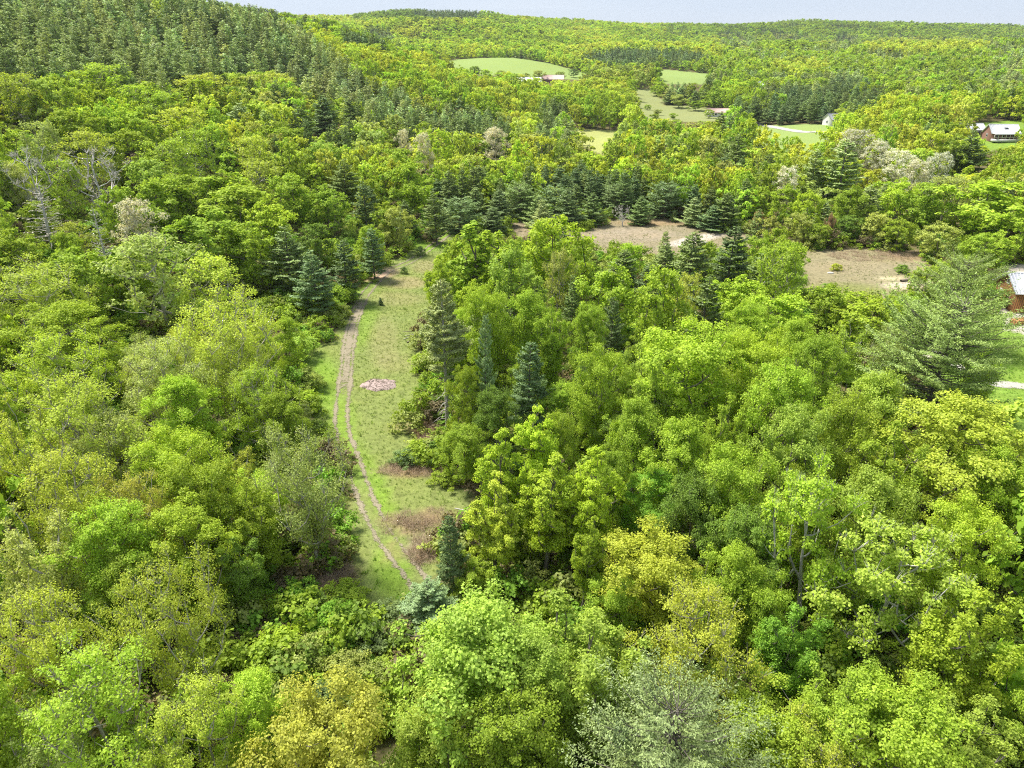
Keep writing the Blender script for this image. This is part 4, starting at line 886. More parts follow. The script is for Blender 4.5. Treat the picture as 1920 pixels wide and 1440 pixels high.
GROUPS = {'broadleaf_tree': 'broadleaf trees of the wood', 'pine_tree': 'pines among the wood', 'bare_tree': 'bare trees on the slope', 'shrub': 'shrubs round the meadow'}
def tint_of(tn, r, amt=0.14):
    c = np.array(T[tn]); 
    v = 1 + r.uniform(-amt, amt); h = r.uniform(-amt, amt) * 0.4
    return [float(c[0] * v * (1 + h)), float(c[1] * v), float(c[2] * v * (1 - h))]
CAT = {}
for n_, t in enumerate(single):
    st, d = t['st'], t['d']
    near_ = d < 105
    key = {'B': 'B0' if near_ else 'B1', 'S': 'S0' if near_ else 'S1', 'U': 'U0' if d < 120 else 'U1', 'P': 'W0' if t['wpx'] > 140 else ('P0' if near_ else 'P1'), 'H': 'H0', 'C': 'C1', 'D': 'D1', 'K': 'K1', 'G': 'G0', 'L': 'L0'}[st]
    tp = TPL[key][rnd.randrange(len(TPL[key]))]
    nm, _, cat = STYLE[st]
    root = bpy.data.objects.new(nm, None); COL.objects.link(root)
    root.empty_display_size = 1
    root.location = (t['p'][0], t['p'][1], t['p'][2] - 0.15)
    lean = 0.03
    root.rotation_euler = (rnd.gauss(0, lean), rnd.gauss(0, lean), rnd.uniform(0, 6.283))
    s = t['R'] / (tp.R * (1.10 if st in 'BSGUL' else 1.0)); sz = t['H'] / tp.H
    root.scale = (s * rnd.uniform(0.94, 1.06), s * rnd.uniform(0.94, 1.06), sz)
    tag(root, t['label'], cat, GROUPS[nm])
    tr = obj('trunk', tp.trunk, root)
    if tp.crown is not None:
        cr = obj('crown', tp.crown, root); cr['tint'] = tint_of(t['tn'], rnd)

# ------------------------------------------------------------------ masses scattered with geometry nodes
def scatter(name, pts, tint, scale, rotz, idx, templates, label=None, tilt=None):
    coll = bpy.data.collections.new(name + '_kinds')
    for k, tm in enumerate(templates):
        o = bpy.data.objects.new('%s_%02d' % (tm.name, k), tm); coll.objects.link(o)
    m = bpy.data.meshes.new(name)
    m.vertices.add(len(pts)); m.vertices.foreach_set('co', np.asarray(pts, np.float32).ravel())
    def att(nm, typ, data, field):
        a = m.attributes.new(nm, typ, 'POINT'); a.data.foreach_set(field, np.asarray(data).astype(np.int32 if typ == 'INT' else np.float32).ravel())
    att('tint', 'FLOAT_VECTOR', tint, 'vector'); att('size', 'FLOAT_VECTOR', scale, 'vector')
    rot = np.zeros((len(pts), 3)); rot[:, 2] = rotz
    if tilt is not None: rot[:, 0] = tilt
    att('turn', 'FLOAT_VECTOR', rot, 'vector'); att('which', 'INT', idx, 'value')
    ng = bpy.data.node_groups.new(name, 'GeometryNodeTree')
    ng.interface.new_socket('Geometry', in_out='INPUT', socket_type='NodeSocketGeometry')
    ng.interface.new_socket('Geometry', in_out='OUTPUT', socket_type='NodeSocketGeometry')
    gi = ng.nodes.new('NodeGroupInput'); go = ng.nodes.new('NodeGroupOutput')
    ip = ng.nodes.new('GeometryNodeInstanceOnPoints'); ci = ng.nodes.new('GeometryNodeCollectionInfo')
    ci.inputs['Collection'].default_value = coll; ci.inputs['Separate Children'].default_value = True; ci.inputs['Reset Children'].default_value = True
    def na(nm, typ):
        a = ng.nodes.new('GeometryNodeInputNamedAttribute'); a.data_type = typ; a.inputs[0].default_value = nm
        return a.outputs[0]
    ng.links.new(gi.outputs[0], ip.inputs['Points']); ng.links.new(ci.outputs[0], ip.inputs['Instance'])
    ip.inputs['Pick Instance'].default_value = True
    ng.links.new(na('which', 'INT'), ip.inputs['Instance Index'])
    er = ng.nodes.new('FunctionNodeEulerToRotation'); ng.links.new(na('turn', 'FLOAT_VECTOR'), er.inputs[0]); ng.links.new(er.outputs[0], ip.inputs['Rotation'])
    ng.links.new(na('size', 'FLOAT_VECTOR'), ip.inputs['Scale'])
    ng.links.new(ip.outputs[0], go.inputs[0])
    o = obj(name, m)
    md_ = o.modifiers.new('scatter', 'NODES'); md_.node_group = ng
    tag(o, label, None, None, 'stuff')
    return o

def mass(name, ts, near_t, far_t, split, label):
    for t in ts: pass
    tem = [t.mesh for t in near_t] + [t.mesh for t in far_t]
    P = np.array([t['p'] for t in ts]) - np.array([0, 0, 0.3])
    isf = np.array([t['d'] > split for t in ts])
    r = np.random.default_rng(3)
    idx = np.where(isf, len(near_t) + r.integers(0, len(far_t), len(ts)), r.integers(0, len(near_t), len(ts)))
    R0 = near_t[0].R; H_ = near_t[0].H
    Rr = np.array([t['R'] for t in ts]); Hh = np.array([t['H'] for t in ts])
    sc = np.stack([Rr / R0, Rr / R0, Hh / H_], 1)
    rr = random.Random(9)
    tint = np.array([tint_of(t['tn'], rr, 0.27) for t in ts])
    scatter(name, P, tint, sc, r.uniform(0, 6.28, len(ts)), idx, tem, label)
rb = [t for t in rest if kindof(t) == 'broadleaf_tree']; rp = [t for t in rest if kindof(t) == 'pine_tree']
mass('broadleaf_forest', rb, FAR_B, VFAR_B, 750, 'far broadleaf woods in fresh spring green covering the valley and hills')
mass('pine_forest', rp, FAR_P, VFAR_P, 750, 'far dark pine woods on the ridge and hills')

# low shrubs and saplings under the near trees
def ribbon_tuft(seed, n, h, w, spread):
    r = np.random.default_rng(seed); mb = MB()
    for _ in range(n):
        a = r.uniform(0, 6.28); b = np.array([r.normal() * spread * 0.4, r.normal() * spread * 0.4, 0])
        d = np.array([math.cos(a), math.sin(a), 0]); hh = h * r.uniform(0.6, 1.2); s = np.array([-d[1], d[0], 0]) * w
        m_ = b + d * hh * 0.15 + [0, 0, hh * 0.6]; t_ = b + d * hh * 0.5 + [0, 0, hh]
        mb.add([b - s, b + s, m_ + s * 0.7, m_ - s * 0.7, t_], [(0, 1, 2, 3)], [(3, 2, 4)])
    V_, Q_, T_ = mb.arrays()
    return mesh_np('grass_tuft', V_, Q_, T_, (M_LEAF,))
UG = []
for k in range(4):
    w_, V_, Q_ = broadleaf(300 + k, 2.4, 1.6, 0.02, 16, 900, 0.26, 'round', clump=0.34)
    UG.append(mesh_np('sapling_%d' % k, V_, Q_, None, (M_LEAF,)))
r = np.random.default_rng(8)
n = 9000
yy = 14 + 236 * r.uniform(size=n) ** 0.75; xx = r.uniform(-1, 1, n) * (0.8 * yy + 12)
zz_ = height(xx, yy); qx, qy, qd = project(np.stack([xx, yy, zz_ + 0.8], 1))
m_ = (qd > 5) & (qx > -100) & (qx < 2020) & (qy < 1640)
for poly, y0, y1, see, sort in OPEN: m_ &= ~(inside(qx, qy, poly) & (yy > y0) & (yy < y1))
xx, yy, zz_, qx, qy = xx[m_], yy[m_], zz_[m_], qx[m_], qy[m_]
n = len(xx)
cols = [T['g'], T['dg'], T['vg'], T['g'], T['ol'], T['yg'], (0.24, 0.19, 0.10)]
tint = np.array([cols[int(v)] for v in r.integers(0, 7, n)]) * r.uniform(0.7, 1.1, (n, 1))
s = r.uniform(0.6, 1.5, n)
scatter('undergrowth', np.stack([xx, yy, zz_ - 0.1], 1), tint, np.stack([s, s, s * r.uniform(0.6, 1.2, n)], 1), r.uniform(0, 6.28, n), r.integers(0, 4, n), UG, 'leafy undergrowth and saplings filling the gaps under the trees')

TU = [ribbon_tuft(400 + k, 9, 0.34, 0.022, 0.25) for k in range(3)]
n = 130000
yy = 30 + 190 * r.uniform(size=n) ** 0.8; xx = r.uniform(-50, 110, n)
zz_ = height(xx, yy); qx, qy, qd = project(np.stack([xx, yy, zz_], 1))
m_ = np.zeros(n, bool); kindg = np.zeros(n, int)
for k, (poly, y0, y1, see, sort) in enumerate(OPEN[:4]):
    g = inside(qx, qy, poly) & (yy > y0) & (yy < y1); 
    if sort in ('brown', 'tan'): g &= r.uniform(size=n) < 0.3 + 0.3 * np.sin(xx * 0.35) * np.sin(yy * 0.3)
    kindg[g] = k; m_ |= g
dt = np.full(n, 99.0)
for q in TRK[::3]: dt = np.minimum(dt, np.hypot(xx - q[0], yy - q[1]))
m_ &= dt > 1.3
xx, yy, zz_, qx, qy, kindg = xx[m_], yy[m_], zz_[m_], qx[m_], qy[m_], kindg[m_]
n = len(xx)
# tuft colour follows the soil patch it stands in
ix = np.clip(np.searchsorted(xs, xx), 0, nx - 1); iy = np.clip(np.searchsorted(ys, yy), 0, ny - 1)
base_c = colr.reshape(ny, nx, 3)[iy, ix]
tint = base_c * r.uniform(0.95, 1.6, (n, 1)) * np.array([1.0, 1.08, 0.8])
bt = (kindg == 1) | (kindg == 2)
tint[bt] = np.array([0.24, 0.27, 0.10]) * r.uniform(0.6, 1.2, (int(bt.sum()), 1))
s = r.uniform(0.25, 0.8, n) * np.where(r.uniform(size=n) < 0.04, 2.0, 1.0)
scatter('grass', np.stack([xx, yy, zz_ - 0.02], 1), tint, np.stack([s, s, s * 0.9], 1), r.uniform(0, 6.28, n), r.integers(0, 3, n), TU, 'rough grass and dry stalks over the meadow')

# dead canes and weeds: brown patches
M_CANE = simple_mat('dry_cane', (0.58, 0.46, 0.32), 0.9, 4.0, col2=(0.32, 0.22, 0.14))
def canes(seed, n, h, spread):
    r_ = np.random.default_rng(seed); mb = MB()
    for _ in range(n):
        b = np.array([r_.normal() * spread, r_.normal() * spread, 0]); d = r_.normal(size=3) * np.array([.55, .55, .2]) + [0, 0, 0.7]
        d /= np.linalg.norm(d); L = h * r_.uniform(0.5, 1.2)
        mb.tube([b, b + d * L * 0.6, b + d * L + [0, 0, -0.12 * L]], [0.012, 0.009, 0.003], 3)
    V_, Q_, T_ = mb.arrays()
    return mesh_np('cane_clump', V_, Q_, T_, (M_CANE,))
CA = [canes(500 + k, 26, 1.0, 0.35) for k in range(3)]
pts = []
for (cx, cy, rx, ry, n_) in [(752, 985, 50, 20, 22), (800, 975, 50, 24, 26), (770, 882, 60, 14, 45), (870, 895, 45, 18, 60), (800, 815, 14, 20, 30), (618, 1085, 40, 38, 150), (595, 1125, 20, 40, 70), (540, 612, 60, 18, 120), (605, 635, 22, 8, 40),
                             (690, 1250, 60, 50, 120), (670, 1350, 50, 40, 90), (500, 1150, 40, 30, 60), (790, 1030, 26, 28, 50), (1640, 480, 90, 10, 120)]:
    for _ in range(n_):
        a = r.uniform(0, 6.28); q = math.sqrt(r.uniform())
        h_ = hit(cx + rx * q * math.cos(a), cy + ry * q * math.sin(a))
        if h_ is not None: pts.append(h_)
pts = np.array(pts); n = len(pts)
s = r.uniform(0.6, 1.25, n)
scatter('dead_undergrowth', pts, np.tile([0.3, 0.2, 0.12], (n, 1)), np.stack([s, s, s], 1), r.uniform(0, 6.28, n), r.integers(0, 3, n), CA, 'brown dead canes and bracken in patches round the meadow')

# ------------------------------------------------------------------ meadow pieces: stick pile, logs, burnt stump
M_CHIP = simple_mat('pinkish_chips', (0.46, 0.37, 0.34), 0.95, 6.0, col2=(0.25, 0.17, 0.15))
M_LOG = simple_mat('weathered_log', (0.30, 0.25, 0.19), 0.9, 5.0, col2=(0.14, 0.11, 0.08))
M_CHAR = simple_mat('charred', (0.02, 0.018, 0.016), 0.9, 5.0)
pc = hit(710, 722)
root = bpy.data.objects.new('brush_pile', None); COL.objects.link(root); root.location = pc
tag(root, 'low oval pile of pinkish wood chips and sticks in the meadow', 'brush pile')
mb = MB()
a = np.linspace(0, 2 * math.pi, 33)[:-1]
rings = []
for q, zz0 in ((1.0, -0.1), (0.92, 0.10), (0.7, 0.25), (0.4, 0.36), (0.12, 0.4)):
    rr_ = q * (1 + 0.08 * np.sin(5 * a + q * 4) + 0.05 * np.sin(11 * a))
    rings.append(np.stack([2.8 * rr_ * np.cos(a), 2.1 * rr_ * np.sin(a), np.full(32, zz0) + 0.05 * np.sin(9 * a + q * 9)], 1))
V_ = np.concatenate(rings + [np.array([[0, 0, 0.41]])]); Q_ = []
for k in range(4):
    for j in range(32): Q_.append((k * 32 + j, k * 32 + (j + 1) % 32, (k + 1) * 32 + (j + 1) % 32, (k + 1) * 32 + j))
mb.add(V_, Q_, [(4 * 32 + j, 4 * 32 + (j + 1) % 32, 5 * 32) for j in range(32)])
mb.build('chip_mound', M_CHIP, root, True)
mb = MB(); rr2 = random.Random(3)
for _ in range(110):
    a_ = rr2.uniform(0, 6.28); q = math.sqrt(rr2.random()) * 0.95
    c = np.array([2.7 * q * math.cos(a_), 2.1 * q * math.sin(a_), 0.40 * (1 - q * q) + 0.08]); d = np.array([rr2.gauss(0, 1), rr2.gauss(0, 1), rr2.gauss(0, .25)]); d = d / np.linalg.norm(d) * rr2.uniform(0.15, 0.7)
    mb.tube([c - d, c, c + d], [0.02, 0.028, 0.012], 4)
o = mb.build('sticks', M_LOG, root); o['kind'] = 'stuff'

def log(px, py, L, r_, ang, label, mat=M_LOG, stub=True):
    p = hit(px, py)
    mb = MB(); c, s = math.cos(ang), math.sin(ang)
    mb.tube([(-L / 2 * c, -L / 2 * s, r_), (0, 0.04, r_ * 1.05), (L / 2 * c, L / 2 * s, r_ * 0.9)], [r_, r_ * 0.95, r_ * 0.7], 8)
    if stub: mb.tube([(0.2 * c, 0.2 * s, r_), (0.5 * c - 0.3 * s, 0.5 * s + 0.3 * c, r_ * 2.4)], [r_ * 0.4, r_ * 0.2], 5)
    o = mb.build('fallen_log', mat, None, True); o.location = p
    tag(o, label, 'log', 'fallen logs in the meadow')
log(776, 640, 2.6, 0.13, 0.6, 'thick weathered fallen log lying in the meadow')
log(768, 629, 2.0, 0.06, 0.5, 'thin pale fallen pole beside the thick log', M_DEAD)
log(764, 634, 1.8, 0.05, 0.9, 'short grey broken branch lying between log and pole', M_DEAD, False)
log(766, 622, 2.0, 0.05, 0.2, 'thin brown branch lying beyond the pale pole', M_LOG, False)
log(1700, 527, 3.2, 0.25, 0.3, 'dark root-ended log at the edge of the tan clearing')
log(880, 960, 3.4, 0.06, -0.35, 'pale bent fallen sapling before the yellow poplar clump', M_DEAD)
p = hit(783, 695)
mb = MB()
th_ = np.linspace(0, 2 * math.pi, 13)[:-1]
mb.tube([(0, 0, -0.1), (0, 0, 0.22), (0.02, 0, 0.42), (0.02, 0, 0.45)], [0.42, 0.36, 0.33, 0.02], 10)
for k in range(5): mb.tube([(0.25 * math.cos(k * 1.3), 0.25 * math.sin(k * 1.3), 0.12), (0.65 * math.cos(k * 1.3), 0.65 * math.sin(k * 1.3), -0.02)], [0.1, 0.03], 5)
o = mb.build('tree_stump', M_CHAR, None); o.location = p
tag(o, 'small blackened stump alone in the meadow grass', 'stump')
# pale stones on the clearings
M_STONE = simple_mat('pale_stone', (0.55, 0.52, 0.47), 0.9, 3.0, col2=(0.35, 0.32, 0.28))
for k, (px, py, sz_, lb) in enumerate([(1283, 462, 1.0, 'flat pale boulder at the near rim of the brown clearing'), (1318, 455, 0.8, 'smaller pale boulder past the flat one on the brown clearing'), (1557, 512, 0.5, 'whitish stone alone on the tan clearing')]):
    p = hit(px, py); mb = MB(); r_ = np.random.default_rng(k)
    th_ = np.linspace(0, 2 * math.pi, 11)[:-1]; V_ = []
    for q, z_ in ((1, -0.1), (1.05, 0.15), (0.8, 0.32), (0.35, 0.4)):
        for t_ in th_: V_.append((q * math.cos(t_) * (1 + r_.normal() * 0.08) * 1.5, q * math.sin(t_) * (1 + r_.normal() * 0.08), z_))
    V_.append((0, 0, 0.41)); Q_ = [(a_ * 10 + j, a_ * 10 + (j + 1) % 10, (a_ + 1) * 10 + (j + 1) % 10, (a_ + 1) * 10 + j) for a_ in range(3) for j in range(10)]
    mb.add(np.array(V_) * sz_, Q_, [(30 + j, 30 + (j + 1) % 10, 40) for j in range(10)])
    o = mb.build('boulder', M_STONE, None); o.location = p; tag(o, lb, 'boulder', 'pale stones on the clearings')

# ------------------------------------------------------------------ buildings
M_WOOD = simple_mat('orange_timber', (0.52, 0.25, 0.09), 0.7, 1.5, col2=(0.33, 0.14, 0.05), stretch=(6, 6, 0.6))
M_WOODD = simple_mat('dark_timber', (0.16, 0.09, 0.06), 0.8, 1.5, stretch=(6, 6, 0.6))
M_ROOFW = simple_mat('white_metal_roof', (0.70, 0.71, 0.73), 0.5, 0.6, col2=(0.60, 0.61, 0.65))
M_ROOFG = simple_mat('grey_roof', (0.42, 0.43, 0.46), 0.6, 0.8, col2=(0.32, 0.33, 0.36))
M_ROOFP = simple_mat('faded_red_roof', (0.50, 0.36, 0.32), 0.7, 0.5, col2=(0.40, 0.27, 0.23))
M_WHITE = simple_mat('white_siding', (0.74, 0.73, 0.70), 0.7, 1.0, col2=(0.6, 0.59, 0.57))
M_BRICKR = simple_mat('brownish_red_siding', (0.32, 0.17, 0.13), 0.8, 1.0)
M_STEEL = simple_mat('window_glass', (0.05, 0.06, 0.07), 0.1, 1.0)
M_CONC = simple_mat('concrete', (0.4, 0.39, 0.37), 0.9, 2.0)
M_POLE = simple_mat('pole_wood', (0.2, 0.17, 0.14), 0.9, 2.0)

def gable_house(name, label, cat, pos, rotz, L, Wd, hw_, hr, wall, roofm, windows=(), door=None, eave=0.5, seams=0.6, porch=False, skylight=False, chimney=False, boards=None):
    """ridge along local x; length L, width Wd, wall height hw_, ridge height hr"""
    root = bpy.data.objects.new(name, None); COL.objects.link(root)
    root.location = pos; root.rotation_euler = (0, 0, rotz)
    tag(root, label, cat)
    mb = MB(); x, y = L / 2, Wd / 2
    V_ = [(-x, -y, -1), (x, -y, -1), (x, y, -1), (-x, y, -1), (-x, -y, hw_), (x, -y, hw_), (x, y, hw_), (-x, y, hw_), (-x, 0, hr - 0.12), (x, 0, hr - 0.12)]
    mb.add(V_, [(0, 1, 5, 4), (1, 2, 6, 5), (2, 3, 7, 6), (3, 0, 4, 7)], [(5, 6, 9), (7, 4, 8)])
    w_ = mb.build('wall', wall, root)
    if boards:
        bb = MB(); yb = -y + 0.15
        while yb < y:
            top = hw_ + (hr - hw_) * (1 - abs(yb) / y) - 0.25
            bb.box(-x - 0.05, -x - 0.003, yb - 0.03, yb + 0.03, 0, top); yb += boards
        xb = -x + 0.2
        while xb < x:
            bb.box(xb - 0.03, xb + 0.03, -y - 0.05, -y - 0.003, 0, hw_ - 0.1); xb += boards
        o_ = bb.build('batten', M_WOODD, w_); o_['kind'] = 'stuff'
    sl = (hr - hw_) / y
    th = 0.16
    for sgn in (-1, 1):
        ye = sgn * (y + eave); ze = hw_ - sl * eave
        nn = np.array([0, sgn * sl, 1.0]); nn /= np.linalg.norm(nn)
        rb_ = MB()
        A = [np.array([-x - eave, 0, hr]), np.array([x + eave, 0, hr]), np.array([x + eave, ye, ze]), np.array([-x - eave, ye, ze])]
        B = [a_ - nn * th for a_ in A]
        rb_.add(A + B, [(0, 1, 2, 3) if sgn > 0 else (3, 2, 1, 0), (4, 7, 6, 5) if sgn > 0 else (5, 6, 7, 4), (2, 6, 7, 3), (0, 3, 7, 4), (1, 5, 6, 2)])
        rf = rb_.build('roof', roofm, root)
        if seams:
            sb = MB(); xs_ = -x - eave + 0.3
            while xs_ < x + eave:
                a_ = np.array([xs_, 0, hr]) + nn * 0.03; b__ = np.array([xs_, ye, ze]) + nn * 0.03
                sb.beam(a_, b__, 0.05, 0.05); xs_ += seams
            o_ = sb.build('seam', roofm, rf); o_['kind'] = 'stuff'
        if skylight and sgn < 0:
            kb = MB(); c_ = np.array([0.6, ye * 0.45, hr + (ze - hr) * 0.45]) + nn * 0.04
            dn = np.array([0, ye, ze - hr]); dn /= np.linalg.norm(dn)
            Vs = [c_ + np.array([sx, 0, 0]) + dn * sy for sx, sy in ((-.9, -.5), (.9, -.5), (.9, .5), (-.9, .5))]
            kb.add([v + nn * 0.1 for v in Vs] + Vs, [(3, 2, 1, 0), (0, 1, 5, 4), (1, 2, 6, 5), (2, 3, 7, 6), (3, 0, 4, 7)])
            kb.build('skylight', M_STEEL, rf)
    rc_ = MB(); rc_.beam((-x - eave, 0, hr + 0.03), (x + eave, 0, hr + 0.03), 0.3, 0.1); rc_.build('ridge_cap', roofm, root)
    for (face, u_, z_, ww, hh) in windows:
        wb_ = MB(); fb = MB()
        if face in 'fb':
            yo = -y - 0.04 if face == 'f' else y + 0.04
            wb_.box(u_ - ww / 2, u_ + ww / 2, min(yo, yo + 0.03), max(yo, yo + 0.03), z_ - hh / 2, z_ + hh / 2)
            for (a0, a1, c0, c1) in ((u_ - ww / 2 - .1, u_ + ww / 2 + .1, z_ + hh / 2, z_ + hh / 2 + .1), (u_ - ww / 2 - .1, u_ + ww / 2 + .1, z_ - hh / 2 - .1, z_ - hh / 2), (u_ - ww / 2 - .1, u_ - ww / 2, z_ - hh / 2, z_ + hh / 2), (u_ + ww / 2, u_ + ww / 2 + .1, z_ - hh / 2, z_ + hh / 2)):
                fb.box(a0, a1, yo - 0.04, yo + 0.05, c0, c1)
        else:
            xo = -x - 0.04 if face == 'l' else x + 0.04
            wb_.box(min(xo, xo + 0.03), max(xo, xo + 0.03), u_ - ww / 2, u_ + ww / 2, z_ - hh / 2, z_ + hh / 2)
            for (a0, a1, c0, c1) in ((u_ - ww / 2 - .1, u_ + ww / 2 + .1, z_ + hh / 2, z_ + hh / 2 + .1), (u_ - ww / 2 - .1, u_ + ww / 2 + .1, z_ - hh / 2 - .1, z_ - hh / 2), (u_ - ww / 2 - .1, u_ - ww / 2, z_ - hh / 2, z_ + hh / 2), (u_ + ww / 2, u_ + ww / 2 + .1, z_ - hh / 2, z_ + hh / 2)):
                fb.box(xo - 0.05, xo + 0.05, a0, a1, c0, c1)
        wdw = wb_.build('window', M_STEEL, root); fb.build('frame', M_WHITE, wdw)
    if door:
        face, u_, ww, hh = door
        db = MB()
        if face == 'f': db.box(u_ - ww / 2, u_ + ww / 2, -y - 0.08, -y - 0.01, 0, hh)
        else: db.box(-x - 0.08, -x - 0.01, u_ - ww / 2, u_ + ww / 2, 0, hh)
        db.build('door', M_WOODD, root)
    if porch:
        pb = MB(); pb.box(-x, x, -y - 2.4, -y - 0.01, -0.9, 0.25); pb.build('porch_deck', M_WHITE, root)
        n_ = 8
        for k in range(n_):
            p_ = MB(); xk = -x + 0.12 + (L - 0.24) * k / (n_ - 1); p_.box(xk - 0.09, xk + 0.09, -y - 2.35, -y - 2.17, 0.255, 2.45); p_.build('post', M_WHITE, root)
        rl = MB(); rl.box(-x, x, -y - 2.30, -y - 2.22, 1.1, 1.18)
        rl.build('rail', M_WHITE, root)
        A = [np.array([-x - .2, -y - 0.5, hw_ + 0.02]), np.array([x + .2, -y - 0.5, hw_ + 0.02]), np.array([x + .2, -y - 2.8, 2.5]), np.array([-x - .2, -y - 2.8, 2.5])]
        rb_ = MB(); rb_.add(A + [a_ - np.array([0, 0, .12]) for a_ in A], [(3, 2, 1, 0), (4, 5, 6, 7), (2, 3, 7, 6), (0, 4, 7, 3), (1, 2, 6, 5)]); rb_.build('porch_roof', roofm, root)
    if chimney:
        cb = MB(); cb.box(x * 0.4 - .35, x * 0.4 + .35, -0.35, 0.35, hr - 0.6, hr + 0.9); cb.build('chimney', M_BRICKR, root)
    return root

pb_ = hit(1893, 588); bx0 = pb_
def gh(x, y): return float(height(x, y)[0])
bc = (bx0[0] + 6.0, bx0[1] + 3.6)
gable_house('timber_barn', 'orange board-sided barn with white metal roof, cut by the picture edge', 'barn', (bc[0], bc[1], gh(*bc) + 0.1), math.radians(-6), 10, 7.4, 4.2, 6.6, M_WOOD, M_ROOFW, windows=[('l', 1.4, 2.4, 0.9, 1.0), ('l', 0, 4.9, 0.8, 0.8)], door=('l', -1.2, 1.6, 2.4), boards=0.35, eave=0.7)
pl = hit(1912, 606)
root = bpy.data.objects.new('lumber_stack', None); COL.objects.link(root); root.location = pl; root.rotation_euler = (0, 0, 0.3)
tag(root, 'stack of orange sawn boards on the gravel in front of the timber barn', 'lumber stack')
for k in range(4):
    for j in range(5):
        m__ = MB(); m__.box(-1.6, 1.6, -0.7 + j * 0.29, -0.7 + j * 0.29 + 0.25, k * 0.2, k * 0.2 + 0.16); m__.build('board', M_WOOD, root)
ph = hit(1886, 266)
hs_ = math.radians(-4)
gable_house('porch_house', 'white-roofed house with skylight and a pillared porch on the far slope', 'house', (ph[0], ph[1] + 5, gh(ph[0], ph[1] + 5) + 0.6), hs_, 12, 8, 2.9, 6.2, M_BRICKR, M_ROOFW, windows=[('f', -3.5, 1.5, 1.1, 1.2), ('f', -1, 1.5, 1.1, 1.2), ('f', 3.6, 1.5, 1.1, 1.2), ('l', 0, 1.5, 1, 1.2)], door=('f', 1.4, 1.1, 2.1), porch=True, skylight=True)
pq = hit(1838, 262)
gable_house('wing_house', 'long low grey-roofed house with red-brown walls beside the porch house', 'house', (pq[0] - 2, pq[1] + 9, gh(pq[0], pq[1] + 9) + 0.5), math.radians(6), 14, 7, 3.0, 5.4, M_BRICKR, M_ROOFG, windows=[('f', -4, 1.5, 1.2, 1.3), ('f', 0, 1.5, 1.2, 1.3), ('f', 4, 1.5, 1.2, 1.3), ('l', 0, 1.5, 1.1, 1.2)], chimney=True)
pw = hit(1838, 214)
gable_house('white_roofed_house', 'white-roofed house half hidden by trees above the porch house', 'house', (pw[0], pw[1], gh(pw[0], pw[1]) + 0.6), math.radians(3), 16, 11, 3.4, 8.0, M_WHITE, M_ROOFW, windows=[('f', -4, 1.6, 1.2, 1.3), ('f', 0, 1.6, 1.2, 1.3), ('f', 4, 1.6, 1.2, 1.3)])
p1 = hit(1037, 152, 1)
gable_house('red_roofed_barn', 'long barn with faded pinkish red roof below the hilltop field', 'barn', (p1[0], p1[1], gh(p1[0], p1[1]) - 1.5), math.radians(-5), 20, 12, 4.5, 8.0, M_BRICKR, M_ROOFP, windows=[('f', -6, 2, 1.2, 1.2), ('f', 0, 2, 1.2, 1.2), ('f', 6, 2, 1.2, 1.2)], seams=0)
p1 = hit(985, 160, 6)
gable_house('metal_shed', 'low white-roofed shed among trees below the hilltop field', 'shed', (p1[0], p1[1], gh(p1[0], p1[1]) + 2), math.radians(3), 26, 10, 7.5, 10.5, M_WHITE, M_ROOFW, windows=[('f', -6, 4, 1.4, 1.2), ('f', 4, 4, 1.4, 1.2)], seams=0)
p1 = hit(1352, 218)
gable_house('long_farm_shed', 'long pale-roofed farm shed on the valley floor', 'shed', (p1[0], p1[1], gh(p1[0], p1[1])), math.radians(-2), 20, 9, 3.2, 5.4, M_WHITE, M_ROOFP, windows=[('f', -5, 1.7, 1.4, 1.1), ('f', 0, 1.7, 1.4, 1.1), ('f', 5, 1.7, 1.4, 1.1)], seams=0)
p1 = hit(1568, 233)
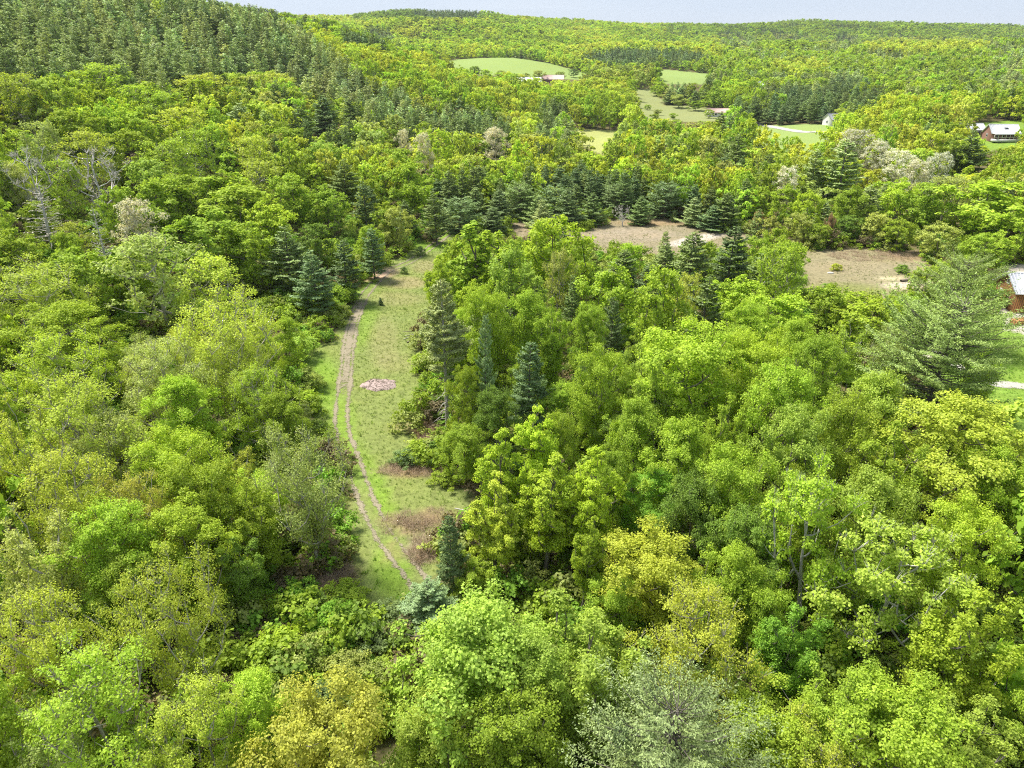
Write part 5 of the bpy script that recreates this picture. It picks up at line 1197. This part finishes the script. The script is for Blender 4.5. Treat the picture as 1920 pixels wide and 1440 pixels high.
gable_house('roadside_house', 'pale grey-roofed house beside the valley road', 'house', (p1[0], p1[1], gh(p1[0], p1[1])), math.radians(12), 13, 9, 3.4, 6.2, M_WHITE, M_ROOFG, windows=[('f', -3, 1.6, 1.3, 1.3), ('f', 3, 1.6, 1.3, 1.3), ('l', 0, 1.6, 1.2, 1.2)], door=('f', 0, 1.1, 2.1), seams=0)
p1 = hit(1421, 170, 4)
gable_house('white_cottage', 'small white cottage glimpsed between tall trees past the valley floor', 'house', (p1[0], p1[1], gh(p1[0], p1[1]) + 2), math.radians(40), 12, 9, 5.5, 10.0, M_WHITE, M_ROOFW, windows=[('f', -2, 3, 1.2, 1.5), ('f', 2, 3, 1.2, 1.5), ('l', 0, 3, 1.2, 1.5)], seams=0)
p1 = hit(1402, 224)
root = bpy.data.objects.new('utility_pole', None); COL.objects.link(root); root.location = p1
tag(root, 'wooden utility pole beside the long farm shed', 'utility pole')
mb = MB(); mb.tube([(0, 0, -0.5), (0, 0, 9.5)], [0.2, 0.13], 8); mb.build('pole', M_POLE, root)
mb = MB(); mb.box(-1.1, 1.1, -0.06, 0.06, 8.6, 8.75); mb.build('crossarm', M_POLE, root)
for xk in (-0.9, 0, 0.9):
    mb = MB(); mb.tube([(xk, 0, 8.753), (xk, 0, 8.95)], [0.05, 0.03], 6); mb.build('insulator', M_WHITE, root)
# thin summer haze over the valley
M_HAZE, nt, out = newmat('haze_air')
pv = N(nt, 'ShaderNodeVolumePrincipled'); pv.inputs['Color'].default_value = (0.82, 0.88, 0.98, 1); pv.inputs['Density'].default_value = 0.000045; pv.inputs['Anisotropy'].default_value = 0.2
nt.links.new(pv.outputs[0], out.inputs['Volume'])
mb = MB(); zlo = float(V[:, 2].min()) - 1.0 if False else float(GZ.min()) - 2.0; zhi = float(GZ.max()) + 40.0
mb.box(-3500, 3900, -1600, 3900, zlo, zhi)
hz = mb.build('haze', M_HAZE, None); tag(hz, kind='stuff')
print('TREES single', len(single), 'rest', len(rest), 'rb', len(rb), 'rp', len(rp))
